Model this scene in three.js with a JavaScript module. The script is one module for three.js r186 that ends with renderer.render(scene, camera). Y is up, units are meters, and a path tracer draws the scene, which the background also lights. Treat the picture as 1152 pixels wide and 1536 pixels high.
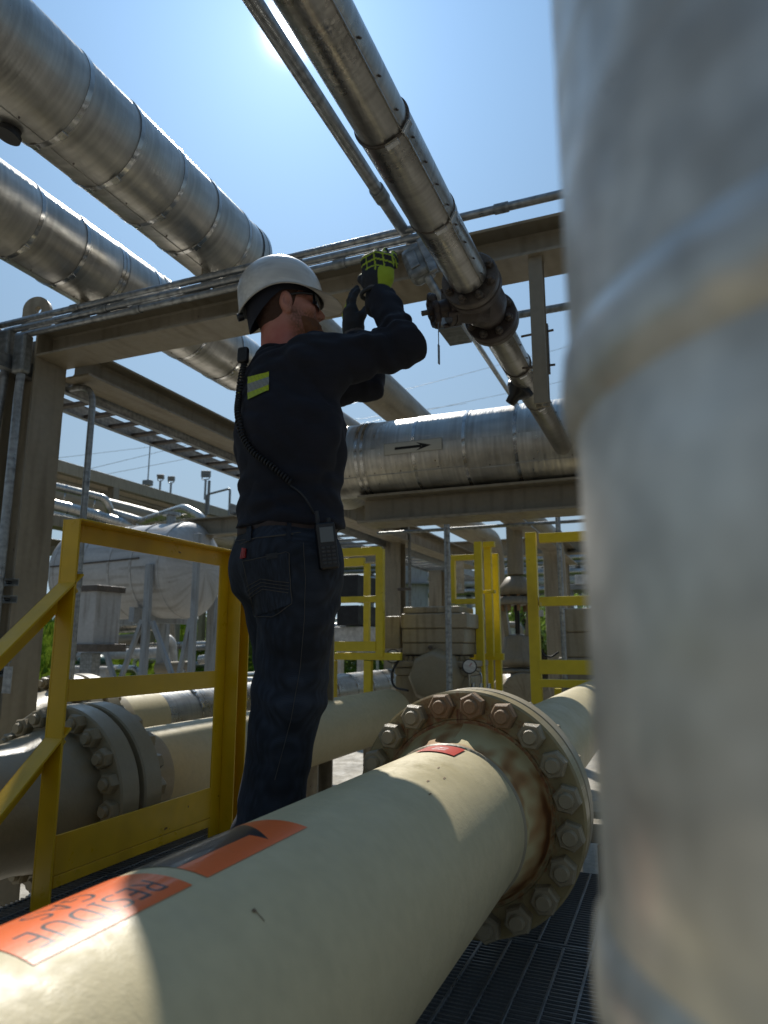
import * as THREE from 'three';
import { mergeGeometries, toCreasedNormals } from 'three/addons/utils/BufferGeometryUtils.js';
import { RoundedBoxGeometry } from 'three/addons/geometries/RoundedBoxGeometry.js';
import { ImprovedNoise } from 'three/addons/math/ImprovedNoise.js';

// ---------------------------------------------------------------- camera, sky, sun, exposure
const scene = new THREE.Scene();
const F = 1045, CX = 576, CY = 768, EYE = 0.70;
const PITCH = Math.atan2(197, F), YAW = Math.atan2(434, Math.hypot(F, 197));
const camera = new THREE.PerspectiveCamera(2 * Math.atan(768 / F) * 180 / Math.PI, 1152 / 1536, 0.02, 2000);
camera.position.set(0, EYE, 0);
camera.rotation.order = 'YXZ';
camera.rotation.set(PITCH, YAW, 0);
camera.focus = 1.5; camera.userData.fStop = 6.5;
camera.updateMatrixWorld(true);
const renderer = new THREE.WebGLRenderer({ antialias: true });
renderer.toneMapping = THREE.LinearToneMapping;
renderer.toneMappingExposure = 1.0;
renderer.shadowMap.enabled = true;
const SUN = new THREE.Vector3(-0.3674, 0.7070, -0.6043).normalize();
{
  const sun = new THREE.DirectionalLight(new THREE.Color(1, 0.95, 0.86), 5);
  sun.name = 'sun'; sun.position.copy(SUN).multiplyScalar(60); sun.target.position.set(0, 0, 0);
  sun.castShadow = true; sun.shadow.mapSize.set(4096, 4096);
  Object.assign(sun.shadow.camera, { left: -30, right: 30, top: 30, bottom: -30, near: 1, far: 160 });
  scene.add(sun, sun.target);
  const W = 1024, Hh = 512, data = new Float32Array(W * Hh * 4), d = new THREE.Vector3();
  for (let j = 0; j < Hh; j++) for (let i = 0; i < W; i++) {
    const el = ((j + 0.5) / Hh - 0.5) * Math.PI, az = ((i + 0.5) / W - 0.5) * 2 * Math.PI;
    d.set(Math.cos(el) * Math.cos(az), Math.sin(el), Math.cos(el) * Math.sin(az));
    const h = Math.max(0, d.y), k = Math.exp(-h * 2.6), chi = Math.acos(Math.min(1, d.dot(SUN))), g = chi * 180 / Math.PI;
    // clear-sky scattering: brightest round the sun, falling off away from it
    const ind = (1 + 4.5 * (Math.exp(-2.2 * chi) - Math.exp(-2.2 * Math.PI / 2)) + 0.35 * Math.cos(chi) ** 2) / 2.85;
    const halo = 0.24 * Math.exp(-g / 4.5) + 8 * Math.exp(-g * g / 1.1);
    const o = (j * W + i) * 4;
    data[o] = (0.160 + 0.54 * k) * ind + halo; data[o + 1] = (0.325 + 0.575 * k) * ind + halo; data[o + 2] = (0.60 + 0.42 * k) * ind + halo * 0.95; data[o + 3] = 1;
    if (d.y < 0) { data[o] = 0.22; data[o + 1] = 0.21; data[o + 2] = 0.19; }
  }
  const sky = new THREE.DataTexture(data, W, Hh, THREE.RGBAFormat, THREE.FloatType);
  sky.mapping = THREE.EquirectangularReflectionMapping; sky.magFilter = THREE.LinearFilter; sky.needsUpdate = true;
  scene.background = sky; scene.environment = sky;
}

// ---------------------------------------------------------------- helpers
const V = (x, y, z) => new THREE.Vector3(x, y, z);
let seed = 20240;
const rnd = (a = 0, b = 1) => { seed = (seed * 1664525 + 1013904223) >>> 0; return a + (b - a) * seed / 4294967296; };
const perlin = new ImprovedNoise();
const noise = (x, y, z) => perlin.noise(x + 37.1, y + 11.7, z + 5.3);
const fbm = (x, y, z, n = 4) => { let s = 0, a = 1, t = 0; for (let i = 0; i < n; i++) { s += a * noise(x, y, z); t += a; a *= 0.5; x *= 2.03; y *= 2.03; z *= 2.03; } return s / t; };
const RT = V(1, 0, 0).applyQuaternion(camera.quaternion), UP = V(0, 1, 0).applyQuaternion(camera.quaternion), FW = V(0, 0, -1).applyQuaternion(camera.quaternion);
// a point of the place: along the sight line of one survey mark, at a known x, y, z or horizontal range r
function at(px, py, key, val) {
  const d = RT.clone().multiplyScalar(px - CX).addScaledVector(UP, CY - py).addScaledVector(FW, F);
  const t = key === 'r' ? val / Math.hypot(d.x, d.z) : (val - (key === 'y' ? EYE : 0)) / d[key];
  return V(d.x * t, EYE + d.y * t, d.z * t);
}
const used = {};
function numbered(n) { const k = used[n] = (used[n] ?? -1) + 1; return k ? n + '_' + String(k).padStart(3, '0') : n; }
function shade(m) { m.castShadow = true; m.receiveShadow = true; return m; }
function prep(g) {
  if (!g.attributes.uv) g.setAttribute('uv', new THREE.BufferAttribute(new Float32Array(g.attributes.position.count * 2), 2));
  if (!g.attributes.normal) g.computeVertexNormals();
  for (const k of Object.keys(g.attributes)) if (!['position', 'normal', 'uv', 'color'].includes(k)) g.deleteAttribute(k);
  g.morphAttributes = {};
  return g;
}
function facing(g) {   // make the face winding agree with the stored normals
  const p = g.attributes.position, n = g.attributes.normal, ix = g.index, a = V(0, 0, 0), b = V(0, 0, 0), c = V(0, 0, 0), m = V(0, 0, 0);
  for (let i = 0; i < ix.count; i += 3) { const [u, v, w] = [ix.getX(i), ix.getX(i + 1), ix.getX(i + 2)]; a.fromBufferAttribute(p, u); b.fromBufferAttribute(p, v).sub(a); c.fromBufferAttribute(p, w).sub(a); m.fromBufferAttribute(n, u); if (b.cross(c).dot(m) < 0) { ix.setX(i + 1, w); ix.setX(i + 2, v); } }
  return g;
}
function join(list) {
  list = [list].flat(3).map(prep);
  if (list.length === 1) return list[0];
  if (list.some((g) => !g.index)) list = list.map((g) => (g.index ? g.toNonIndexed() : g));
  return mergeGeometries(list.map((g) => { g.clearGroups(); return g; }));
}
function thing(name, label, category, group) {
  const o = new THREE.Group(); o.name = numbered(name); o.userData = { label, category };
  if (group) o.userData.group = group;
  scene.add(o); return o;
}
function single(name, geos, m, label, category, group) {
  const o = shade(new THREE.Mesh(join(geos), m)); o.name = numbered(name); o.userData = { label, category };
  if (group) o.userData.group = group;
  scene.add(o); return o;
}
function struct(name, geos, m) { const o = shade(new THREE.Mesh(join(geos), m)); o.name = numbered(name); o.userData = { kind: 'structure' }; scene.add(o); return o; }
function part(parent, name, geos, m, label) {
  const o = shade(new THREE.Mesh(geos.isBufferGeometry ? prep(geos) : join(geos), m)); o.name = name; parent.add(o);
  if (label) o.userData.label = label;
  return o;
}
function settle(o) {   // put the thing's origin at its base
  const b = new THREE.Box3().setFromObject(o), c = b.getCenter(V(0, 0, 0)).setY(b.min.y);
  for (const k of o.children) k.position.sub(c);
  o.position.add(c); return o;
}
function place(o, p, ry = 0) { o.position.copy(p); o.rotation.y = ry; return o; }
// --- shapes, uv in metres
function boxUV(g) {
  g = g.index ? g.toNonIndexed() : g; const p = g.attributes.position, n = g.attributes.normal, uv = new Float32Array(p.count * 2);
  for (let i = 0; i < p.count; i++) {
    const ax = Math.abs(n.getX(i)), ay = Math.abs(n.getY(i)), az = Math.abs(n.getZ(i));
    const [u, v] = ay > ax && ay > az ? [p.getX(i), p.getZ(i)] : ax > az ? [p.getZ(i), p.getY(i)] : [p.getX(i), p.getY(i)];
    uv[i * 2] = u; uv[i * 2 + 1] = v;
  }
  g.setAttribute('uv', new THREE.BufferAttribute(uv, 2)); return g;
}
const bx = (w, h, d, x = 0, y = 0, z = 0, r = 0.003) => {
  r = Math.min(r, w / 3, h / 3, d / 3);
  const g = r > 0.0005 ? new RoundedBoxGeometry(w, h, d, 1, r) : new THREE.BoxGeometry(w, h, d);
  return boxUV(g.translate(x, y, z));
};
const bb = (x0, x1, y0, y1, z0, z1, r) => bx(Math.abs(x1 - x0), Math.abs(y1 - y0), Math.abs(z1 - z0), (x0 + x1) / 2, (y0 + y1) / 2, (z0 + z1) / 2, r);
function orient(g, a, b) {   // geometry along +Y of unit placement -> from a to b
  const d = b.clone().sub(a), q = new THREE.Quaternion().setFromUnitVectors(V(0, 1, 0), d.clone().normalize());
  return g.applyQuaternion(q).translate((a.x + b.x) / 2, (a.y + b.y) / 2, (a.z + b.z) / 2);
}
function cyl(a, b, r0, r1 = r0, seg = 24, open = false, rows = 1) {
  const L = a.distanceTo(b), g = new THREE.CylinderGeometry(r1, r0, L, seg, rows, open), uv = g.attributes.uv;
  for (let i = 0; i < uv.count; i++) uv.setXY(i, uv.getX(i) * 2 * Math.PI * r0, uv.getY(i) * L);
  return orient(g, a, b);
}
function bar(a, b, w, h, r = 0.002) { return boxUV(orient(bx(w, a.distanceTo(b), h, 0, 0, 0, r), a, b)); }   // rectangular bar
function ringLathe(pts, a, dir, seg = 48) {   // pts [radius, distance along dir]
  const g = new THREE.LatheGeometry(pts.map(([r, y]) => new THREE.Vector2(r, y)), seg), uv = g.attributes.uv;
  const L = pts.reduce((s, p, i) => s + (i ? Math.hypot(p[0] - pts[i - 1][0], p[1] - pts[i - 1][1]) : 0), 0), R = Math.max(...pts.map((p) => p[0]));
  for (let i = 0; i < uv.count; i++) uv.setXY(i, uv.getX(i) * 2 * Math.PI * R, uv.getY(i) * L);
  return g.applyQuaternion(new THREE.Quaternion().setFromUnitVectors(V(0, 1, 0), dir)).translate(a.x, a.y, a.z);
}
const crease = (g, a = 0.6) => toCreasedNormals(g.index ? g.toNonIndexed() : g, a);
function tube(points, r, seg = 10, n = 0, closed = false, tension = 0.5) {
  const c = new THREE.CatmullRomCurve3(points, closed, 'catmullrom', tension), L = c.getLength();
  const g = new THREE.TubeGeometry(c, n || Math.max(8, points.length * 6), r, seg, closed), uv = g.attributes.uv;
  for (let i = 0; i < uv.count; i++) uv.setXY(i, uv.getY(i) * 2 * Math.PI * r, uv.getX(i) * L);
  return g;
}
function bent(points, r, bend, seg = 12) {   // pipe run with rounded corners
  const path = new THREE.CurvePath(); let last = points[0];
  for (let i = 1; i < points.length - 1; i++) {
    const p = points[i], u = points[i - 1].clone().sub(p), w = points[i + 1].clone().sub(p), k = Math.min(bend, u.length() * 0.49, w.length() * 0.49);
    const s = p.clone().addScaledVector(u.normalize(), k), e = p.clone().addScaledVector(w.normalize(), k);
    path.add(new THREE.LineCurve3(last, s)); path.add(new THREE.QuadraticBezierCurve3(s, p, e)); last = e;
  }
  path.add(new THREE.LineCurve3(last, points.at(-1)));
  const pts = []; for (const c of path.curves) { const n = c.isLineCurve3 ? 1 : 7; for (let i = pts.length ? 1 : 0; i <= n; i++) pts.push(c.getPoint(i / n)); }
  const P = [], N = [], U = [], I = []; let t0 = null, nrm = null, len = 0;
  pts.forEach((p, i) => {
    const t = (pts[i + 1] ?? p).clone().sub(pts[i - 1] ?? p).normalize();
    if (!nrm) { nrm = V(0, 1, 0).cross(t); if (nrm.length() < 0.05) nrm = V(1, 0, 0).cross(t); nrm.normalize(); }
    else { const q = new THREE.Quaternion().setFromUnitVectors(t0, t); nrm.applyQuaternion(q); len += p.distanceTo(pts[i - 1]); }
    t0 = t; const b = t.clone().cross(nrm);
    for (let k = 0; k <= seg; k++) {
      const a = k / seg * 2 * Math.PI, n = nrm.clone().multiplyScalar(Math.cos(a)).addScaledVector(b, Math.sin(a));
      P.push(p.x + n.x * r, p.y + n.y * r, p.z + n.z * r); N.push(n.x, n.y, n.z); U.push(k / seg * 2 * Math.PI * r, len);
      if (i && k) { const o = i * (seg + 1) + k; I.push(o - seg - 2, o - seg - 1, o - 1, o - 1, o - seg - 1, o); }
    }
  });
  const g = new THREE.BufferGeometry();
  g.setAttribute('position', new THREE.Float32BufferAttribute(P, 3)); g.setAttribute('normal', new THREE.Float32BufferAttribute(N, 3)); g.setAttribute('uv', new THREE.Float32BufferAttribute(U, 2)); g.setIndex(I);
  return g;
}
function extrudeZ(pts, depth, bevel = 0.0015) {   // closed 2-D outline -> solid from z = 0 to depth
  const s = new THREE.Shape(pts.map(([x, y]) => new THREE.Vector2(x, y)));
  return boxUV(crease(new THREE.ExtrudeGeometry(s, { depth, bevelEnabled: bevel > 0, bevelThickness: bevel, bevelSize: bevel, bevelOffset: -bevel, bevelSegments: 1, curveSegments: 12 }), 0.5));
}
function ibeamOutline(w, h, tf = 0.014, tw = 0.010) {
  const a = w / 2, b = h / 2, t = tw / 2;
  return [[-a, -b], [a, -b], [a, -b + tf], [t + 0.008, -b + tf], [t, -b + tf + 0.008], [t, b - tf - 0.008], [t + 0.008, b - tf], [a, b - tf], [a, b], [-a, b], [-a, b - tf], [-t - 0.008, b - tf], [-t, b - tf - 0.008], [-t, -b + tf + 0.008], [-t - 0.008, -b + tf], [-a, -b + tf]];
}
function ibeam(axis, a, len, w, h, tf, tw) {   // from point a (centre of section) along +axis
  const g = extrudeZ(ibeamOutline(w, h, tf, tw), len);
  if (axis === 'x') g.rotateY(Math.PI / 2);
  if (axis === 'y') g.rotateX(-Math.PI / 2);
  return boxUV(g.translate(a.x, a.y, a.z));
}
const angleOutline = (w, t = 0.006) => [[0, 0], [w, 0], [w, t], [t, t], [t, w], [0, w]];
const hexNut = (() => {   // axis +Y, base at 0, unit circumradius and unit height 1
  const s = new THREE.Shape(); for (let i = 0; i < 6; i++) s[i ? 'lineTo' : 'moveTo'](Math.cos(i * Math.PI / 3), Math.sin(i * Math.PI / 3)); s.closePath();
  return prep(boxUV(crease(new THREE.ExtrudeGeometry(s, { depth: 0.8, bevelEnabled: true, bevelThickness: 0.2, bevelSize: 0.12, bevelOffset: -0.12, bevelSegments: 1 }).rotateX(-Math.PI / 2), 0.5)));
})();
const studEnd = prep(crease(new THREE.LatheGeometry([[0, 1], [0.8, 1], [1, 0.82], [1, 0]].map(([x, y]) => new THREE.Vector2(x, y)), 14), 0.5));
function bolts(parent, c, dir, n, rc, nutR, nutH, studR, studH, m, phase = 0, keep = () => true) {
  const q = new THREE.Quaternion().setFromUnitVectors(V(0, 1, 0), dir), ux = V(1, 0, 0).applyQuaternion(q), uz = V(0, 0, 1).applyQuaternion(q);
  for (let i = 0; i < n; i++) {
    const a = (i + phase) / n * 2 * Math.PI; if (!keep(a)) continue;
    const p = c.clone().addScaledVector(ux, rc * Math.cos(a)).addScaledVector(uz, rc * Math.sin(a));
    const nut = shade(new THREE.Mesh(hexNut, Array.isArray(m) ? m[i % m.length] : m)); nut.name = 'nut'; nut.position.copy(p); nut.scale.set(nutR, nutH, nutR);
    nut.quaternion.copy(q).multiply(new THREE.Quaternion().setFromAxisAngle(V(0, 1, 0), rnd(0, 6)));
    const stud = shade(new THREE.Mesh(studEnd, nut.material)); stud.name = 'stud_end'; stud.position.copy(p); stud.scale.set(studR, studH, studR); stud.quaternion.copy(q);
    parent.add(nut, stud);
  }
}

// ---------------------------------------------------------------- procedural materials
function canvasTex(w, h, draw, srgb = true) {
  const c = document.createElement('canvas'); c.width = w; c.height = h; draw(c.getContext('2d'), w, h);
  const t = new THREE.CanvasTexture(c); if (srgb) t.colorSpace = THREE.SRGBColorSpace; t.magFilter = THREE.LinearFilter; return t;
}
function dataTex(n, fn, srgb = false) {   // tiling texture: fn(u, v, tileNoise) -> [r, g, b] or grey, 0..1
  const d = new Uint8Array(n * n * 4);
  const tn = (u, v, fu, fv = fu, z = 0) => {   // noise that repeats over the unit square
    const x = u * fu, y = v * fv, a = noise(x, y, z), b = noise(x - fu, y, z), c = noise(x, y - fv, z), e = noise(x - fu, y - fv, z);
    return (a * (1 - u) + b * u) * (1 - v) + (c * (1 - u) + e * u) * v;
  };
  for (let j = 0; j < n; j++) for (let i = 0; i < n; i++) {
    const v = fn((i + 0.5) / n, (j + 0.5) / n, tn), o = (j * n + i) * 4, a = Array.isArray(v) ? v : [v, v, v];
    for (let k = 0; k < 3; k++) d[o + k] = Math.max(0, Math.min(255, a[k] * 255)); d[o + 3] = 255;
  }
  const t = new THREE.DataTexture(d, n, n); t.wrapS = t.wrapT = THREE.RepeatWrapping; t.magFilter = THREE.LinearFilter; t.minFilter = THREE.LinearMipmapLinearFilter; t.generateMipmaps = true;
  if (srgb) t.colorSpace = THREE.SRGBColorSpace; t.needsUpdate = true; return t;
}
const rep = (t, u, v = u) => { const c = t.clone(); c.repeat.set(u, v); c.needsUpdate = true; return c; };
const T = {};
T.blot = dataTex(512, (u, v, t) => 0.86 + 0.22 * t(u, v, 5) + 0.16 * t(u, v, 17, 17, 3) + 0.10 * t(u, v, 61, 61, 7), true);
T.soft = dataTex(512, (u, v, t) => { const k = t(u, v, 80, 80, 5) + 0.5 * t(u, v, 30, 30, 3) > 0.78 ? 0.25 : 0; return 0.955 + 0.018 * t(u, v, 5) + 0.03 * t(u, v, 23, 23, 3) + 0.04 * t(u, v, 61, 61, 7) - k; }, true);
T.chip = dataTex(512, (u, v, t) => { const g = 0.94 + 0.06 * t(u, v, 6, 6, 4) + 0.05 * t(u, v, 24, 24, 2), c = t(u, v, 34, 34, 8) + 0.6 * t(u, v, 90, 90, 1) > 0.72 ? 1 : 0, d = Math.max(0, t(u, v, 8, 3, 6) - 0.22) * 0.5; return [g * (1 - 0.55 * c) - d * 0.5, g * (1 - 0.62 * c) - d * 0.6, g * (1 - 0.6 * c) - d * 0.6]; }, true);
T.grime = dataTex(512, (u, v, t) => { const st = Math.max(0, t(u, v, 26, 3, 2) - 0.05) * 0.35, sp = t(u, v, 70, 70, 5) + 0.5 * t(u, v, 20, 20, 3) > 0.74 ? 0.3 : 0, g = 0.94 + 0.06 * t(u, v, 6, 6, 1) + 0.06 * t(u, v, 40, 40, 2); return [g - st - sp * 0.8, g - st * 1.1 - sp, g - st * 1.25 - sp]; }, true);
T.mottle = dataTex(512, (u, v, t) => { const g = 0.86 + 0.12 * t(u, v, 9, 9, 1) + 0.12 * t(u, v, 24, 24, 3) + 0.10 * t(u, v, 60, 60, 6), w = Math.max(0, t(u, v, 7, 7, 9)) * 0.12; return [g, g - w * 0.35, g - w]; }, true);
T.rough = dataTex(512, (u, v, t) => 0.80 + 0.35 * t(u, v, 7, 7, 9) + 0.25 * t(u, v, 29, 29, 2) + 0.15 * t(u, v, 90, 90, 5));
T.orange = dataTex(512, (u, v, t) => 0.5 + 0.30 * t(u, v, 40, 40, 1) + 0.25 * t(u, v, 90, 90, 4) + 0.25 * t(u, v, 9, 9, 4));
// rolled aluminium sheet: fine ripples running round the pipe (u), slow buckles along it (v)
T.sheetBump = dataTex(512, (u, v, t) => 0.5 + 0.20 * t(u, v, 6, 60, 1) + 0.16 * t(u, v, 12, 120, 6) + 0.35 * t(u, v, 3, 5, 2) + 0.08 * t(u, v, 110, 110, 3));
T.sheet = dataTex(512, (u, v, t) => { const g = 0.84 + 0.16 * t(u, v, 4, 4, 1) + 0.12 * t(u, v, 4, 70, 2) + 0.10 * t(u, v, 26, 9, 6), w = Math.max(0, t(u, v, 9, 5, 8) - 0.12) * 0.5; return [g - w * 0.15, g - w * 0.25, g - w * 0.45]; }, true);
T.sheetRough = dataTex(512, (u, v, t) => 0.74 + 0.30 * t(u, v, 5, 5, 4) + 0.25 * t(u, v, 5, 60, 5) + 0.2 * t(u, v, 40, 40, 8));
T.galv = dataTex(256, (u, v, t) => 0.82 + 0.18 * Math.round(3 * t(u, v, 24, 24, 3)) / 3 + 0.15 * t(u, v, 4, 30, 1), true);
T.denim = dataTex(512, (u, v, t) => { const tw = 0.5 + 0.5 * Math.sin((u + v) * 2 * Math.PI * 110); const g = 0.62 + 0.16 * tw + 0.35 * t(u, v, 60, 14, 2) + 0.3 * t(u, v, 5, 4, 5); return [g * 0.95, g, g * 1.04]; }, true);
T.knit = dataTex(256, (u, v, t) => 0.5 + 0.25 * Math.sin(u * 2 * Math.PI * 60) * Math.sin(v * 2 * Math.PI * 60) + 0.4 * t(u, v, 8, 8, 2));
T.concrete = dataTex(512, (u, v, t) => { const g = 0.80 + 0.2 * t(u, v, 4, 4, 1) + 0.15 * t(u, v, 19, 19, 2) + 0.15 * t(u, v, 100, 100, 2); return [g, g * 0.985, g * 0.95]; }, true);
T.gravel = dataTex(512, (u, v, t) => { const g = 0.62 + 0.5 * t(u, v, 70, 70, 1) + 0.3 * t(u, v, 150, 150, 2) + 0.15 * t(u, v, 6, 6, 3); return [g, g * 0.97, g * 0.92]; }, true);
T.grass = dataTex(512, (u, v, t) => { const g = 0.7 + 0.5 * t(u, v, 30, 30, 1) + 0.35 * t(u, v, 110, 110, 2) + 0.3 * t(u, v, 5, 5, 3); return [g, g * 1.0, g * 0.8]; }, true);
const lin = (r, g, b) => new THREE.Color().setRGB(r, g, b);
function paint(r, g, b, o = {}) {
  const s = o.scale ?? 1;
  return new THREE.MeshStandardMaterial({ color: lin(r, g, b), roughness: o.rough ?? 0.55, metalness: o.metal ?? 0, map: rep(o.map ?? T.blot, s), roughnessMap: rep(o.roughMap ?? T.rough, s), bumpMap: o.bump === 0 ? null : rep(o.bumpMap ?? T.orange, s * (o.bumpRep ?? 2)), bumpScale: o.bump ?? 0.0006, ...(o.more ?? {}) });
}
const M = {
  cream: paint(0.58, 0.495, 0.29, { rough: 0.62, bump: 0.0005, bumpRep: 4, map: T.soft }),
  creamDull: paint(0.33, 0.28, 0.185, { map: T.soft, rough: 0.5, bump: 0.0008 }),
  beige: paint(0.31, 0.268, 0.195, { map: T.grime, rough: 0.55 }),
  beigeB: paint(0.38, 0.33, 0.24, { map: T.grime, rough: 0.6 }),
  yellow: paint(0.80, 0.48, 0.008, { map: T.chip, rough: 0.45, bump: 0.0004 }),
  yellowB: paint(0.82, 0.64, 0.03, { map: T.chip, rough: 0.5, bump: 0.0004 }),
  bolt: paint(0.31, 0.255, 0.16, { map: T.soft, rough: 0.5 }),
  boltRust: paint(0.36, 0.22, 0.11, { rough: 0.8, scale: 6 }),
  darkIron: paint(0.075, 0.055, 0.048, { rough: 0.6, scale: 3, bump: 0.001 }),
  iron: paint(0.15, 0.125, 0.105, { rough: 0.5, metal: 0.35, scale: 3, bump: 0.0012 }),
  galv: paint(0.50, 0.52, 0.53, { rough: 0.5, metal: 0.75, map: T.galv, scale: 2, bump: 0.0003 }),
  galvDark: paint(0.36, 0.38, 0.38, { rough: 0.55, metal: 0.55, map: T.galv, scale: 2, bump: 0.0003 }),
  strap: paint(0.66, 0.66, 0.65, { rough: 0.28, metal: 1, bump: 0.0002 }),
  grate: paint(0.36, 0.39, 0.42, { rough: 0.45, metal: 0.7, scale: 2, bump: 0 }),
  black: paint(0.012, 0.012, 0.014, { rough: 0.5 }),
  rubber: paint(0.018, 0.02, 0.024, { rough: 0.7 }),
  tankGrey: paint(0.46, 0.465, 0.47, { map: T.grime, rough: 0.55, bump: 0.001 }),
  frameGrey: paint(0.36, 0.385, 0.405, { map: T.grime, rough: 0.5 }),
  concrete: paint(0.44, 0.415, 0.365, { rough: 0.9, map: T.concrete, scale: 0.7, bump: 0.002 }),
  gravel: paint(0.32, 0.29, 0.24, { rough: 0.95, map: T.gravel, scale: 0.9, bump: 0.004 }),
  grass: paint(0.13, 0.19, 0.035, { rough: 0.95, map: T.grass, scale: 0.5, bump: 0.004, more: { } }),
  siding: paint(0.10, 0.10, 0.095, { rough: 0.7, scale: 0.4 }),
  white: paint(0.72, 0.72, 0.70, { rough: 0.5 }),
  redPaint: paint(0.45, 0.03, 0.03, { rough: 0.4 }),
  green: paint(0.02, 0.10, 0.07, { rough: 0.4 }),
};
function sheetMetal(c, rough, bump, su = 1, sv = 1) {
  return new THREE.MeshStandardMaterial({ color: lin(c * 1.12, c * 1.09, c * 1.02), metalness: 0.9, roughness: rough, map: rep(T.sheet, su, sv), roughnessMap: rep(T.sheetRough, su, sv), bumpMap: rep(T.sheetBump, su, sv), bumpScale: bump });
}
M.sheet = [sheetMetal(0.60, 0.58, 0.003), sheetMetal(0.56, 0.62, 0.003, 1.1, 0.9), sheetMetal(0.62, 0.55, 0.0028, 0.9, 1.07)];
M.sheetFine = [sheetMetal(0.54, 0.44, 0.002, 2, 1.4), sheetMetal(0.50, 0.48, 0.002, 1.8, 1.5)];
M.sheetNear = new THREE.MeshStandardMaterial({ color: lin(0.88, 0.86, 0.81), metalness: 0.6, roughness: 0.58, map: rep(T.mottle, 2.2), roughnessMap: rep(T.sheetRough, 2), bumpMap: rep(T.orange, 0.7), bumpScale: 0.0018 });
M.sheetOld = sheetMetal(0.48, 0.52, 0.002, 1.5, 1.1);
M.silver = sheetMetal(0.66, 0.42, 0.002);
M.grass = new THREE.MeshPhysicalMaterial({ color: lin(0.12, 0.18, 0.03), map: rep(T.grass, 0.5), roughness: 1, specularIntensity: 0 });

// ---------------------------------------------------------------- ground and deck
const GY = -1.0;
{
  const g = new THREE.PlaneGeometry(800, 800, 80, 80).rotateX(-Math.PI / 2), p = g.attributes.position;
  for (let i = 0; i < p.count; i++) { const x = p.getX(i), z = p.getZ(i); p.setY(i, GY - 0.02 + (Math.hypot(x, z) > 40 ? 0.3 * noise(x / 30, 0, z / 30) : 0)); }
  struct('ground', boxUV(g), M.gravel);
  const pad = struct('concrete_pad', bb(-9, 3.5, GY - 0.1, GY + 0.004, -13, 6, 0.01), M.concrete);
  pad.userData.kind = 'structure';
}
{ // bar grating of the walkway: bearing bars across, cross rods along
  const deck = new THREE.Group(); deck.name = 'deck_grating'; deck.userData = { kind: 'structure' }; scene.add(deck);
  const X0 = -1.745, X1 = 0.42;
  const panels = [[0.9, -0.90], [-0.908, -1.822], [-1.830, -2.40]];
  panels.forEach(([z0, z1]) => {
    const list = []; for (let z = z0 - 0.012; z > z1 + 0.006; z -= 0.0165) list.push(new THREE.BoxGeometry(X1 - X0, 0.022, 0.0035).translate((X0 + X1) / 2, -0.013, z));
    const s = part(deck, 'bearing_bars', list, M.grate); s.userData.kind = 'stuff';
    for (let x = X0 + 0.02; x < X1; x += 0.0625) part(deck, 'cross_rod', bb(x - 0.003, x + 0.003, -0.008, 0, z0 - 0.001, z1 + 0.001, 0.001), M.grate);
    for (const z of [z0 - 0.003, z1 + 0.003]) part(deck, 'banding_bar', bb(X0, X1, -0.026, 0.0005, z - 0.0025, z + 0.0025, 0.001), M.grate);
  });
  for (const z of [-0.30, -1.83, -2.35]) part(deck, 'support_beam', ibeam('x', V(X0, -0.11, z), X1 - X0, 0.09, 0.16), M.beige);
  for (const [x, z] of [[-1.6, -0.30], [0.35, -0.30], [-1.6, -2.35], [0.35, -2.35]]) part(deck, 'support_post', bb(x - 0.05, x + 0.05, GY, -0.19, z - 0.05, z + 0.05), M.beige);
}

// ---------------------------------------------------------------- cream gas pipe with bolted flange (foreground)
const PIPE = { x: -0.468, y: 0.321, r: 0.162 };
function curvedPatch(c, r, z0, z1, a0, a1, nz = 10, na = 24, flip = false) {   // on a pipe along Z; a in degrees; u runs z0 -> z1, v runs a0 -> a1
  const P = [], N = [], U = [], I = [];
  for (let i = 0; i <= nz; i++) for (let j = 0; j <= na; j++) {
    const a = (a0 + (a1 - a0) * j / na) * Math.PI / 180, z = z0 + (z1 - z0) * i / nz;
    P.push(c.x + r * Math.cos(a), c.y + r * Math.sin(a), z); N.push(Math.cos(a), Math.sin(a), 0); U.push(i / nz, j / na);
    if (i && j) { const o = i * (na + 1) + j, q = [o - na - 2, o - na - 1, o - 1, o - 1, o - na - 1, o]; I.push(...(flip ? q.reverse() : q)); }
  }
  const g = new THREE.BufferGeometry(); g.setAttribute('position', new THREE.Float32BufferAttribute(P, 3)); g.setAttribute('normal', new THREE.Float32BufferAttribute(N, 3)); g.setAttribute('uv', new THREE.Float32BufferAttribute(U, 2)); g.setIndex(I); return facing(g);
}
function stain(ctx, x, y, r, col, a, n = 30) { for (let i = 0; i < n; i++) { const q = rnd(0, 6.28), d = r * Math.sqrt(rnd()) , s = r * rnd(0.06, 0.3); ctx.fillStyle = `rgba(${col},${a * rnd(0.3, 1)})`; ctx.beginPath(); ctx.ellipse(x + d * Math.cos(q), y + d * Math.sin(q), s, s * rnd(0.5, 1), q, 0, 7); ctx.fill(); } }
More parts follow.
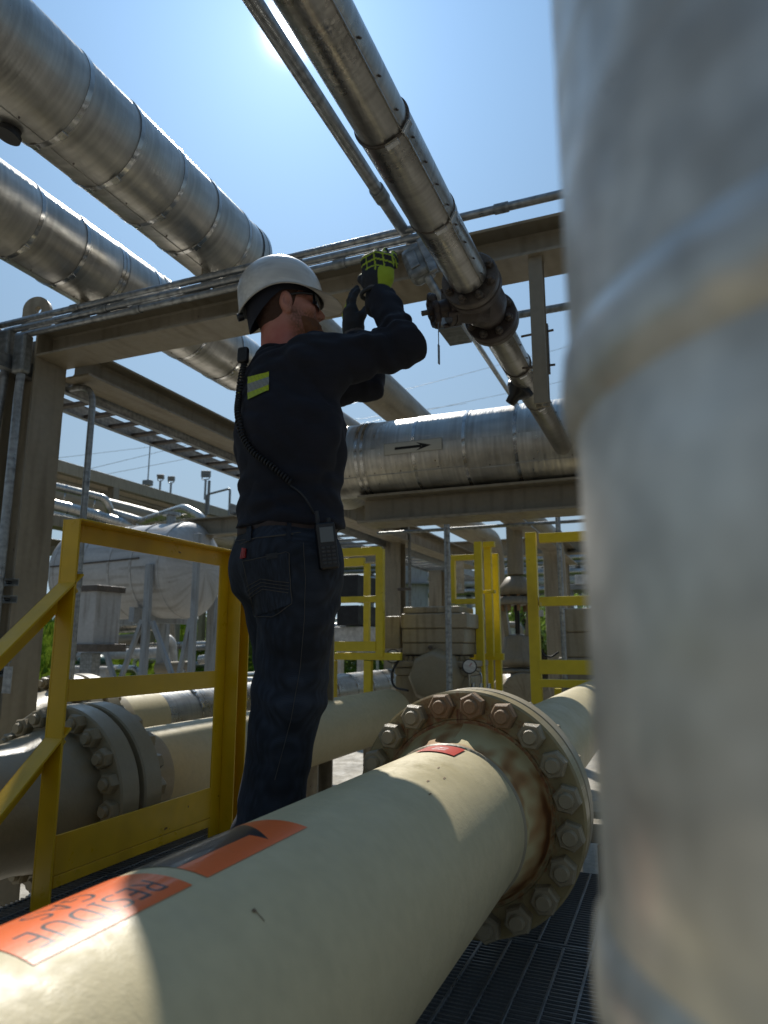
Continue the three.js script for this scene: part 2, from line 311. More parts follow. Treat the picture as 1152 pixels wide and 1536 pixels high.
const flangeTex = canvasTex(1024, 1024, (c, w) => {   // painted face, rust bleeding from the joint and from a few upper nuts
  c.fillStyle = '#90815a'; c.fillRect(0, 0, w, w);
  for (let i = 0; i < 1600; i++) { c.fillStyle = `rgba(${rnd() < 0.5 ? '90,78,52' : '205,196,160'},${rnd(0.02, 0.09)})`; c.beginPath(); c.ellipse(rnd(0, w), rnd(0, w), rnd(2, 26), rnd(2, 12), rnd(0, 6), 0, 7); c.fill(); }
  const k = w / 2 / 0.272, C = w / 2;
  for (let i = 0; i < 1500; i++) {   // ring of rust round the hub, heavier on the upper half
    const a = rnd(0, 2 * Math.PI), up = Math.max(0, Math.sin(a) + 0.25), d = (0.196 + Math.abs(rnd(-1, 1) * rnd(-1, 1)) * 0.028) * k;
    if (rnd() > 0.25 + up) continue;
    c.fillStyle = `rgba(${rnd() < 0.4 ? '92,44,16' : '150,82,34'},${rnd(0.05, 0.30)})`; c.beginPath(); c.ellipse(C + d * Math.cos(a), C - d * Math.sin(a), rnd(3, 16), rnd(2, 8), -a + Math.PI / 2, 0, 7); c.fill();
  }
  for (const [deg, s] of [[92, 1.1], [110, 1.2], [74, 0.8], [128, 0.9], [56, 0.4], [146, 0.3]]) {
    const a = deg * Math.PI / 180, x = C + 0.237 * k * Math.cos(a), y = C - 0.237 * k * Math.sin(a);
    stain(c, x, y, 46 * s, '120,62,26', 0.22, 60);
    for (let i = 0; i < 14; i++) { c.strokeStyle = `rgba(96,46,18,${rnd(0.1, 0.4) * s})`; c.lineWidth = rnd(1, 6); c.beginPath(); const ox = rnd(-16, 16); c.moveTo(x + ox, y + 20); c.quadraticCurveTo(x + ox + rnd(-4, 4), y + 60, x + ox * 0.8 + rnd(-8, 8), y + rnd(60, 150) * s); c.stroke(); }
  }
});
const flangeMat = new THREE.MeshStandardMaterial({ color: lin(0.98, 0.98, 0.98), map: flangeTex, roughness: 0.5, roughnessMap: rep(T.rough, 2), bumpMap: rep(T.orange, 4), bumpScale: 0.0006 });
const hubRust = new THREE.MeshStandardMaterial({ color: lin(1, 1, 1), roughness: 0.75, bumpMap: rep(T.orange, 4), bumpScale: 0.0012, map: dataTex(512, (u, v, t) => { const n = 0.30 + 1.9 * t(u, v, 5, 9, 2) + 0.9 * t(u, v, 30, 30, 5), k = Math.max(0, Math.min(1, n)), dk = Math.max(0, Math.min(1, n - 0.55)); return [0.74 - 0.20 * k - 0.22 * dk, 0.68 - 0.36 * k - 0.12 * dk, 0.50 - 0.36 * k - 0.06 * dk]; }, true) });
function planarUV(g, c, R) { const p = g.attributes.position, uv = new Float32Array(p.count * 2); for (let i = 0; i < p.count; i++) { uv[i * 2] = (p.getX(i) - c.x) / (2 * R) + 0.5; uv[i * 2 + 1] = (p.getY(i) - c.y) / (2 * R) + 0.5; } g.setAttribute('uv', new THREE.BufferAttribute(uv, 2)); return g; }
const ZF = V(0, 0, 1), ZB = V(0, 0, -1);
{
  const t = thing('gas_pipe', 'large cream painted gas pipe crossing the foreground with orange labels on top', 'pipe');
  const { x, y, r } = PIPE, c = (z) => V(x, y, z);
  part(t, 'pipe_wall', cyl(c(1.6), c(-1.505), r, r, 96, true, 40), M.cream);
  part(t, 'weld_bead', crease(ringLathe([[r - 0.003, 0], [r + 0.004, 0.004], [r + 0.0045, 0.009], [r + 0.003, 0.013], [r - 0.003, 0.016]], c(-1.50), ZB, 96), 1), M.creamDull);
  part(t, 'flange_hub', ringLathe([[r + 0.001, 0], [r + 0.004, 0.03], [0.182, 0.095], [0.190, 0.117], [0.196, 0.124]], c(-1.515), ZB, 96), hubRust, 'rust stained tapered hub behind the flange');
  const fl = part(t, 'flange', planarUV(crease(ringLathe([[0.10, 0.0], [0.203, 0.0], [0.205, 0.003], [0.264, 0.003], [0.269, 0.008], [0.269, 0.064], [0.265, 0.068], [0.10, 0.068]], c(-1.638), ZB, 128), 0.4), V(x, y, 0), 0.272), flangeMat, 'round flange face streaked with orange rust');
  const keepUp = [M.bolt, M.bolt, M.bolt, M.bolt];
  const bm = []; for (let i = 0; i < 20; i++) bm.push(M.bolt);
  // three upper nuts rusted
  bolts(fl, c(-1.641), ZF, 20, 0.237, 0.031, 0.033, 0.0175, 0.045, (() => { const a = []; for (let i = 0; i < 20; i++) { const deg = ((i + 0.35) / 20) * 360; a.push(deg > 255 && deg < 300 ? M.boltRust : M.bolt); } return a; })(), 0.35);
  part(t, 'gasket', cyl(c(-1.705), c(-1.717), 0.215, 0.215, 64), M.iron);
  const f2 = part(t, 'flange', crease(ringLathe([[0.1, 0], [0.264, 0], [0.269, 0.005], [0.269, 0.06], [0.264, 0.065], [0.1, 0.065]], c(-1.716), ZB, 128), 0.4), M.creamDull);
  bolts(f2, c(-1.781), ZB, 20, 0.237, 0.031, 0.033, 0.0175, 0.045, M.bolt, 0.35);
  part(t, 'flange_hub', ringLathe([[0.2, 0], [0.185, 0.02], [0.155, 0.1], [0.152, 0.13]], c(-1.78), ZB, 64), M.creamDull);
  part(t, 'pipe_wall', cyl(c(-1.9), c(-6.6), 0.152, 0.152, 64, true), M.cream);
  // --- labels
  const orange = '#f06c22';
  const label1 = canvasTex(1024, 700, (k, w, h) => {
    k.fillStyle = orange; k.fillRect(0, 0, w, h);
    for (let i = 0; i < 500; i++) { k.fillStyle = `rgba(${rnd() < 0.5 ? '255,150,90' : '190,70,20'},${rnd(0.02, 0.08)})`; k.beginPath(); k.ellipse(rnd(0, w), rnd(0, h), rnd(2, 40), rnd(1, 10), rnd(0, 3), 0, 7); k.fill(); }
    k.fillStyle = '#20242c'; k.textAlign = 'center'; k.textBaseline = 'middle';
    k.save(); k.translate(w / 2, h * 0.22); k.scale(0.93, 1.0); k.font = '236px sans-serif'; k.fillText('RESIDUE', 0, 0); k.restore();
    k.save(); k.translate(w * 0.52, h * 0.53); k.scale(0.93, 1.0); k.font = '232px sans-serif'; k.fillText('GAS', 0, 0); k.restore();
  });
  const film = { roughness: 0.42, clearcoat: 0.35, clearcoatRoughness: 0.1, bumpMap: rep(T.orange, 0.6), bumpScale: 0.0004 };
  part(t, 'pipe_label', curvedPatch(PIPE, r + 0.0006, -0.582, -0.405, 121, 76.5), new THREE.MeshPhysicalMaterial({ map: label1, side: THREE.DoubleSide, ...film }), 'orange label reading RESIDUE GAS upside down');
  const label2 = canvasTex(1024, 512, (k, w, h) => {
    k.fillStyle = orange; k.fillRect(0, 0, w, h);
    for (let i = 0; i < 300; i++) { k.fillStyle = `rgba(${rnd() < 0.5 ? '255,150,90' : '180,60,20'},${rnd(0.02, 0.08)})`; k.beginPath(); k.ellipse(rnd(0, w), rnd(0, h), rnd(2, 40), rnd(1, 10), rnd(0, 3), 0, 7); k.fill(); }
    k.fillStyle = '#0b0d10'; k.beginPath();   // arrow pointing to u = 0 (away along the pipe)
    k.moveTo(w * 0.04, h * 0.5); k.lineTo(w * 0.36, h * 0.06); k.lineTo(w * 0.36, h * 0.20); k.lineTo(w * 1.0, h * 0.20); k.lineTo(w * 1.0, h * 0.80); k.lineTo(w * 0.36, h * 0.80); k.lineTo(w * 0.36, h * 0.94); k.closePath(); k.fill();
  });
  part(t, 'arrow_label', curvedPatch(PIPE, r + 0.0006, -0.806, -0.605, 142, 76.5), new THREE.MeshPhysicalMaterial({ map: label2, side: THREE.DoubleSide, ...film }), 'orange label with black flow arrow');
  const label3 = canvasTex(256, 128, (k, w, h) => { k.fillStyle = '#c8361f'; k.fillRect(0, 0, w, h); k.fillStyle = '#eee'; k.font = 'bold 64px sans-serif'; k.textAlign = 'center'; k.textBaseline = 'middle'; k.fillText('R H', w / 2, h / 2); });
  part(t, 'tape_label', curvedPatch(PIPE, r + 0.0025, -1.405, -1.49, 74, 103), new THREE.MeshPhysicalMaterial({ map: label3, side: THREE.DoubleSide, ...film }), 'small red label with white letters');
  // paint chips and scratches
  for (const [px, py, l] of [[380, 1363, 0.02], [1, 1, 0]].slice(0, 1)) {
    part(t, 'paint_chip', curvedPatch(PIPE, r + 0.0008, -0.604, -0.609, 55.6, 56.9, 2, 3), M.boltRust);
    part(t, 'paint_chip', curvedPatch(PIPE, r + 0.0007, -0.607, -0.6082, 51.5, 55.6, 2, 3), M.boltRust);
  }
  for (const [z, a] of [[-1.24, 62], [-1.18, 66], [-1.13, 58], [-1.28, 71]]) part(t, 'paint_chip', curvedPatch(PIPE, r + 0.0007, z, z - 0.012, a, a + 0.9, 2, 2), M.boltRust);
  // saddle support under the pipe
  part(t, 'saddle_support', [bb(x - 0.13, x + 0.13, GY, 0.10, -2.62, -2.54), bb(x - 0.19, x + 0.22, 0.10, 0.16, -2.66, -2.50)], M.beige);
  settle(t);
}
{ // beige bracket and clamp bolt just right of the flange
  const a = at(880, 1245, 'z', -2.1), t = thing('pipe_bracket', 'short beige square tube bracket beside the rusty flange', 'bracket');
  part(t, 'square_tube', bb(a.x, a.x + 0.22, a.y - 0.025, a.y + 0.025, -2.13, -2.07), M.beige);
  part(t, 'bracket_post', bb(a.x + 0.03, a.x + 0.13, 0.0, a.y - 0.026, -2.14, -2.06), M.darkIron);
  part(t, 'clamp_nut', cyl(V(a.x - 0.012, a.y, -2.1), V(a.x, a.y, -2.1), 0.02, 0.02, 6), M.strap);
  settle(t);
}

// ---------------------------------------------------------------- flanged pipes left of the gate
function flangedRun(o) {   // along Z: valve body side (near), flange pair at z, pipe beyond
  const t = thing('flanged_pipe', o.label, 'pipe'), c = (z) => V(o.x, o.y, z), { r, R, z } = o;
  part(t, 'pipe_wall', cyl(c(z - 0.30), c(o.zFar), r, r, 48, true), o.m);
  part(t, 'flange_hub', ringLathe([[R * 0.72, 0], [R * 0.66, 0.04], [r * 1.03, 0.2], [r, 0.22]], c(z - 0.1), ZB, 48), o.mf);
  const fa = part(t, 'flange', crease(ringLathe([[r * 0.6, 0], [R - 0.005, 0], [R, 0.006], [R, 0.082], [R - 0.006, 0.088], [r * 0.6, 0.088]], c(z - 0.012), ZB, 80), 0.4), o.mf);
  const fb = part(t, 'flange', crease(ringLathe([[r * 0.6, 0], [R - 0.005, 0], [R, 0.006], [R, 0.082], [R - 0.006, 0.088], [r * 0.6, 0.088]], c(z + 0.012), ZF, 80), 0.4), o.mf);
  part(t, 'gasket', cyl(c(z - 0.014), c(z + 0.014), R * 0.7, R * 0.7, 48), M.iron);
  bolts(fb, c(z + 0.098), ZF, o.n, R * 0.875, o.nut, o.nut * 1.05, o.nut * 0.57, o.nut * 1.5, o.mb, 0.2);
  bolts(fa, c(z - 0.098), ZB, o.n, R * 0.875, o.nut, o.nut * 1.05, o.nut * 0.57, o.nut * 1.5, o.mb, 0.2);
  part(t, 'valve_neck', ringLathe([[R * 0.74, 0], [R * 0.74, 0.05], [r * 1.12, 0.17], [r * 1.1, 0.2], [r * 1.1, 0.4], [r * 1.16, 0.44], [r * 1.2, o.zNear - z]], c(z + 0.1), ZF, 56), o.mv);
  for (const zz of o.feet ?? []) part(t, 'pipe_support', [bb(o.x - 0.1, o.x + 0.1, GY, o.y - r + 0.01, zz - 0.05, zz + 0.05), bb(o.x - 0.2, o.x + 0.2, GY, GY + 0.02, zz - 0.15, zz + 0.15)], M.beige);
  return settle(t);
}
flangedRun({ label: 'grey beige pipe with big bolted flange pair seen through the yellow gate', x: -2.0, y: 0.183, r: 0.18, R: 0.304, z: -2.0, zNear: -0.5, zFar: -5.0, n: 20, nut: 0.034, m: M.cream, mf: M.creamDull, mb: M.bolt, mv: M.creamDull, feet: [-2.62, -4.8] });
flangedRun({ label: 'farther pipe with bolted flange behind the big flange pair, left of the gate', x: -2.96, y: 0.249, r: 0.168, R: 0.292, z: -2.88, zNear: -2.0, zFar: -3.5, n: 20, nut: 0.032, m: M.cream, mf: M.creamDull, mb: M.bolt, mv: M.creamDull, feet: [] });

// ---------------------------------------------------------------- insulated pipes
function jacketRun(o) {   // o.axis 'z' | 'x'; cuts = strap positions; sections between cuts
  const t = thing(o.name ?? 'insulated_pipe', o.label, 'pipe', o.group);
  const P = (s) => (o.axis === 'z' ? V(o.x, o.y, s) : V(s, o.y, o.z)), D = o.axis === 'z' ? ZB : V(1, 0, 0), sg = o.axis === 'z' ? -1 : 1;
  const all = [o.from, ...o.cuts, o.to];
  for (let i = 0; i < all.length - 1; i++) {
    const dr = (i % 2) * 0.0025;
    part(t, 'jacket_section', cyl(P(all[i]), P(all[i + 1]).addScaledVector(D, i < all.length - 2 ? 0.03 : 0), o.r + dr, o.r + dr, 72, true, 6), o.m[i % o.m.length]);
    if (o.seam !== undefined) {   // lapped lengthwise edge with rivets
      const a = (o.seam + rnd(-4, 4)) * Math.PI / 180, e = o.axis === 'z' ? V(Math.cos(a), Math.sin(a), 0) : V(0, Math.sin(a), Math.cos(a));
      const s0 = P(all[i]).addScaledVector(e, o.r + dr + 0.0012), s1 = P(all[i + 1]).addScaledVector(e, o.r + dr + 0.0012);
      part(t, 'lap_seam', bar(s0, s1, 0.003, 0.003, 0), o.m[(i + 1) % o.m.length]);
      const n = Math.max(1, Math.round(s0.distanceTo(s1) / (o.rivet ?? 0.22)));
      for (let k = 0; k < n; k++) { const q = s0.clone().lerp(s1, (k + 0.5) / n).addScaledVector(e.clone().cross(D), 0.012); part(t, 'rivet', cyl(q.clone().addScaledVector(e, -0.004), q.clone().addScaledVector(e, 0.003), o.r > 0.1 ? 0.005 : 0.0026, 0.002, 6), M.iron); }
    }
  }
  for (const s of o.cuts) {
    const p = P(s), q = p.clone().addScaledVector(D, o.sw ?? 0.02), rr = o.r + 0.0045;
    const st = part(t, 'strap', crease(ringLathe([[rr - 0.004, 0], [rr, 0.0005], [rr, (o.sw ?? 0.02) - 0.0005], [rr - 0.004, o.sw ?? 0.02]], p, D, 72), 0.5), o.ms ?? M.strap);
    for (const da of [0, -38]) {
      const a = ((o.buckle ?? 300) + da) * Math.PI / 180, e = o.axis === 'z' ? V(Math.cos(a), Math.sin(a), 0) : V(0, Math.sin(a), Math.cos(a));
      part(st, 'buckle', bx(0.03, 0.008, (o.sw ?? 0.02) + 0.008, 0, 0, 0, 0.002).applyQuaternion(new THREE.Quaternion().setFromRotationMatrix(new THREE.Matrix4().makeBasis(e.clone().cross(D), e, D))).translate(...p.clone().addScaledVector(D, (o.sw ?? 0.02) / 2).addScaledVector(e, rr + 0.003).toArray()), M.strap);
    }
  }
  if (o.extra) o.extra(t, P, D);
  return settle(t);
}
// z of a strap seen where it meets the upper outline of a pipe along Z
function zOnEdge(px, py, o, tangentDeg) { const a = (tangentDeg - 90) * Math.PI / 180, p = at(px, py, 'y', o.y + o.r * Math.sin(a)); return p.z; }
const p1 = { axis: 'z', x: -1.84, y: 2.539, r: 0.181 }, p2 = { axis: 'z', x: -2.552, y: 2.53, r: 0.181 };
jacketRun({ ...p1, name: 'insulated_pipe', label: 'thick silver insulated pipe overhead, the upper of two above the hard hat', from: 1.2, to: -2.57, cuts: [0.75, 0.25, -0.15, ...[[0, 0], [131, 74], [207, 152], [266, 219], [320, 270], [367, 316], [398, 346]].slice(1).map((q) => zOnEdge(...q, p1, 131))], m: M.sheet, seam: 268, buckle: 292, group: 'overhead insulated pipes',
  extra(t, P) {   // bare pipe beyond the insulation, running on over the cross pipe
    part(t, 'end_cap', ringLathe([[0.13, 0], [0.181, 0.0], [0.183, -0.01]], P(-2.57), ZB, 60), M.sheet[1]);
    part(t, 'bare_pipe', cyl(P(-2.55).add(V(-0.026, -0.01, 0)), P(-6.6).add(V(-0.026, -0.035, 0)), 0.141, 0.141, 48, true), M.beige);
    const q = at(24, 180, 'y', 2.40);
    part(t, 'drain_flange', [cyl(V(q.x, 2.40, q.z), V(q.x - 0.015, 2.345, q.z + 0.01), 0.030, 0.034, 20), cyl(V(q.x - 0.015, 2.348, q.z + 0.01), V(q.x - 0.018, 2.335, q.z + 0.012), 0.042, 0.042, 24)], M.black, 'black rubber collar under the pipe');
  } });
jacketRun({ ...p2, label: 'silver insulated pipe overhead at left, the lower of two above the beam', from: 1.0, to: -3.7, cuts: [0.6, 0.0, -0.5, ...[[51, 273], [113, 324], [170, 367], [219, 402]].map((q) => zOnEdge(...q, p2, 141)), -2.42, -2.77, -3.12, -3.47], m: M.sheet, seam: 262, buckle: 300, group: 'overhead insulated pipes',
  extra(t, P) { part(t, 'bare_pipe', cyl(P(-3.65), P(-7.5), 0.132, 0.150, 40, true), M.beige); } });
// supports that carry both pipes on the beam
for (const [x, lab] of [[p1.x, 'steel pipe shoe under the upper silver pipe on the beam'], [p2.x, 'steel pipe shoe under the lower silver pipe on the beam']]) single('pipe_shoe', [bb(x - 0.08, x + 0.08, 2.193, 2.204, -2.47, -2.28), bb(x - 0.006, x + 0.006, 2.204, 2.37, -2.41, -2.35)], M.beige, lab, 'pipe shoe', 'pipe shoes on the beam');

// ---------------------------------------------------------------- valve line over the worker
const VL = { x: -0.466, y: 1.722, r: 0.0548 };
{
  const zOn = (px, py) => at(px, py, 'x', VL.x + VL.r * 0.9).z;
  const f1 = -1.785;
  jacketRun({ axis: 'z', ...VL, name: 'insulated_pipe', label: 'slim silver insulated pipe overhead leading down to the rusty valve', from: 0.6, to: f1 + 0.02, cuts: [zOn(606, 160), zOn(676, 305)], m: M.sheetFine, seam: -38, buckle: 330, sw: 0.006, ms: M.iron, rivet: 0.085 });
  const v = thing('gate_valve', 'dark rusty flanged gate valve with small handwheel on the slim overhead pipe', 'valve'), c = (z) => V(VL.x, VL.y, z);
  const fr = 0.083;
  const fA = part(v, 'flange', crease(ringLathe([[0.04, 0], [fr - 0.003, 0], [fr, 0.003], [fr, 0.022], [fr - 0.003, 0.025], [0.04, 0.025]], c(f1), ZB, 48), 0.4), M.iron, 'grey flange at the insulated pipe end');
  bolts(fA, c(f1 + 0.0), ZF, 8, 0.066, 0.0125, 0.015, 0.007, 0.025, M.iron, 0.4);
  const fB = part(v, 'flange', crease(ringLathe([[0.04, 0], [fr - 0.003, 0], [fr, 0.003], [fr, 0.024], [fr - 0.003, 0.027], [0.04, 0.027]], c(f1 - 0.03), ZB, 48), 0.4), M.darkIron);
  part(v, 'valve_body', [ringLathe([[0.055, 0], [0.055, 0.02], [0.060, 0.05], [0.070, 0.09], [0.070, 0.12], [0.060, 0.15], [0.052, 0.18]], c(f1 - 0.055), ZB, 40),
    ringLathe([[0.0, 0], [0.072, 0], [0.062, 0.04], [0.054, 0.07], [0.050, 0.09]], c(f1 - 0.14), V(-0.85, -0.26, 0.43).normalize(), 32)], M.darkIron);
  const bd = V(-0.85, -0.26, 0.43).normalize(), bo = c(f1 - 0.14), B = (s) => bo.clone().addScaledVector(bd, s);
  const bon = part(v, 'bonnet', [cyl(B(0.080), B(0.095), 0.058, 0.058, 8), cyl(B(0.097), B(0.111), 0.056, 0.056, 8), cyl(B(0.110), B(0.145), 0.028, 0.022, 16)], M.darkIron);
  for (const s of [[0.038, 0.038], [-0.038, 0.038], [0.038, -0.038], [-0.038, -0.038]]) { const u = V(0, 1, 0).cross(bd).normalize(), w = bd.clone().cross(u), o = u.multiplyScalar(s[0]).add(w.multiplyScalar(s[1])); part(bon, 'bonnet_bolt', cyl(B(0.068).add(o), B(0.124).add(o), 0.008, 0.008, 6), M.darkIron); }
  // handwheel: lobed rim, spokes, hub and stem
  const q = new THREE.Quaternion().setFromUnitVectors(V(0, 0, 1), bd), rim = []; for (let i = 0; i < 40; i++) { const a = i / 40 * 2 * Math.PI, rr = 0.043 + 0.004 * Math.cos(a * 8); rim.push(V(rr * Math.cos(a), rr * Math.sin(a), 0)); }
  const hw = part(v, 'handwheel', [new THREE.TubeGeometry(new THREE.CatmullRomCurve3(rim, true), 64, 0.010, 8, true)].map((g) => prep(g).applyQuaternion(q).translate(...B(0.152).toArray())), M.darkIron);
  for (let k = 0; k < 4; k++) { const a = k * Math.PI / 2 + 0.5, e = V(Math.cos(a), Math.sin(a), 0).applyQuaternion(q); part(hw, 'spoke', cyl(B(0.144), B(0.152).addScaledVector(e, 0.041), 0.010, 0.008, 8), M.darkIron); }
  part(v, 'stem', cyl(B(0.13), B(0.19), 0.008, 0.008, 12), M.iron); part(v, 'stem_nut', cyl(B(0.156), B(0.170), 0.015, 0.015, 6), M.darkIron);
  const f2 = f1 - 0.245;
  const fC = part(v, 'flange', crease(ringLathe([[0.04, 0], [fr - 0.003, 0], [fr, 0.003], [fr, 0.024], [fr - 0.003, 0.027], [0.04, 0.027]], c(f2), ZB, 48), 0.4), M.darkIron);
  bolts(fC, c(f2), ZF, 8, 0.066, 0.013, 0.015, 0.0075, 0.027, M.iron, 0.4);
  part(v, 'flange', crease(ringLathe([[0.04, 0], [fr - 0.003, 0], [fr, 0.003], [fr, 0.022], [fr - 0.003, 0.025], [0.04, 0.025]], c(f2 - 0.03), ZB, 48), 0.4), M.iron);
  // tag hanging by a wire from the handwheel
  const tg = B(0.152).add(V(0.02, -0.05, 0.02)); part(v, 'tag_wire', cyl(tg, tg.clone().add(V(0, -0.075, 0)), 0.0015, 0.0015, 6), M.strap); part(v, 'tag', bx(0.004, 0.06, 0.012, tg.x, tg.y - 0.10, tg.z, 0.001), M.galv, 'thin metal tag on a wire');
  settle(v);
  // lower pipe from the valve to the cross pipe
  const lo = f2 - 0.055;
  jacketRun({ axis: 'z', ...VL, r: 0.049, name: 'insulated_pipe', label: 'short stained silver pipe between the rusty valve and the cross pipe', from: lo, to: -3.68, cuts: [-2.45, -2.85], m: [M.sheetOld], seam: -20, buckle: 330, sw: 0.005, ms: M.iron, rivet: 0.13,
    extra(t, P) { part(t, 'end_collar', cyl(P(lo + 0.005), P(lo - 0.03), 0.061, 0.055, 32), M.iron); const q = P(-2.62).add(V(-0.03, -0.042, 0)); part(t, 'rubber_collar', [ringLathe([[0.0, 0.06], [0.02, 0.06], [0.024, 0.03], [0.05, 0.004], [0.058, -0.02], [0.0, -0.02]], q, V(-0.6, -0.8, 0).normalize(), 20)], M.black, 'black rubber collar under the pipe'); } });
}

// ---------------------------------------------------------------- cross pipe with the arrow
const AP = { axis: 'x', y: 1.807, z: -3.82, r: 0.225 };
jacketRun({ ...AP, label: 'wide silver insulated cross pipe marked with a black arrow', from: -1.75, to: 2.4, cuts: [-1.66, ...[[552, 640], [627, 630], [700, 618], [774, 606]].map(([px, py]) => at(px, py, 'z', -3.72).x), -0.12, 0.3, 0.7], m: M.sheet, seam: -42, buckle: 150, rivet: 0.2,
  extra(t) {
    part(t, 'elbow', bent([V(-1.74, AP.y, AP.z), V(-1.95, AP.y, AP.z), V(-1.95, AP.y, AP.z - 0.35)], AP.r, 0.2, 40), M.sheet[1]);
    const a = at(577, 682, 'z', -3.6).x, b = at(664, 664, 'z', -3.6).x;
    const tex = canvasTex(512, 128, (k, w, h) => { k.fillStyle = '#b9b4a6'; k.fillRect(0, 0, w, h); k.strokeStyle = '#8f8a7c'; k.lineWidth = 5; k.strokeRect(3, 3, w - 6, h - 6); k.fillStyle = '#15130f'; k.fillRect(w * 0.19, h * 0.40, w * 0.46, h * 0.22); k.beginPath(); k.moveTo(w * 0.56, h * 0.16); k.lineTo(w * 0.82, h * 0.51); k.lineTo(w * 0.56, h * 0.86); k.lineTo(w * 0.66, h * 0.51); k.closePath(); k.fill(); });
    const P = [], N = [], U = [], I = [], na = 8, nx = 6, mid = (at(620, 671, 'z', -3.605).y - AP.y) / AP.r, am = Math.asin(Math.max(-0.9, Math.min(0.9, mid)));
    for (let i = 0; i <= nx; i++) for (let j = 0; j <= na; j++) { const an = am + (j / na - 0.5) * 0.30, x = a + (b - a) * i / nx; P.push(x, AP.y + (AP.r + 0.007) * Math.sin(an), AP.z + (AP.r + 0.007) * Math.cos(an)); N.push(0, Math.sin(an), Math.cos(an)); U.push(i / nx, j / na); if (i && j) { const o = i * (na + 1) + j; I.push(o - na - 2, o - 1, o - na - 1, o - 1, o, o - na - 1); } }
    const pg = new THREE.BufferGeometry(); pg.setAttribute('position', new THREE.Float32BufferAttribute(P, 3)); pg.setAttribute('normal', new THREE.Float32BufferAttribute(N, 3)); pg.setAttribute('uv', new THREE.Float32BufferAttribute(U, 2)); pg.setIndex(I); facing(pg);
    part(t, 'arrow_label', pg, new THREE.MeshStandardMaterial({ map: tex, roughness: 0.45, metalness: 0.3, side: THREE.DoubleSide }), 'pale label with black arrow pointing right');
  } });

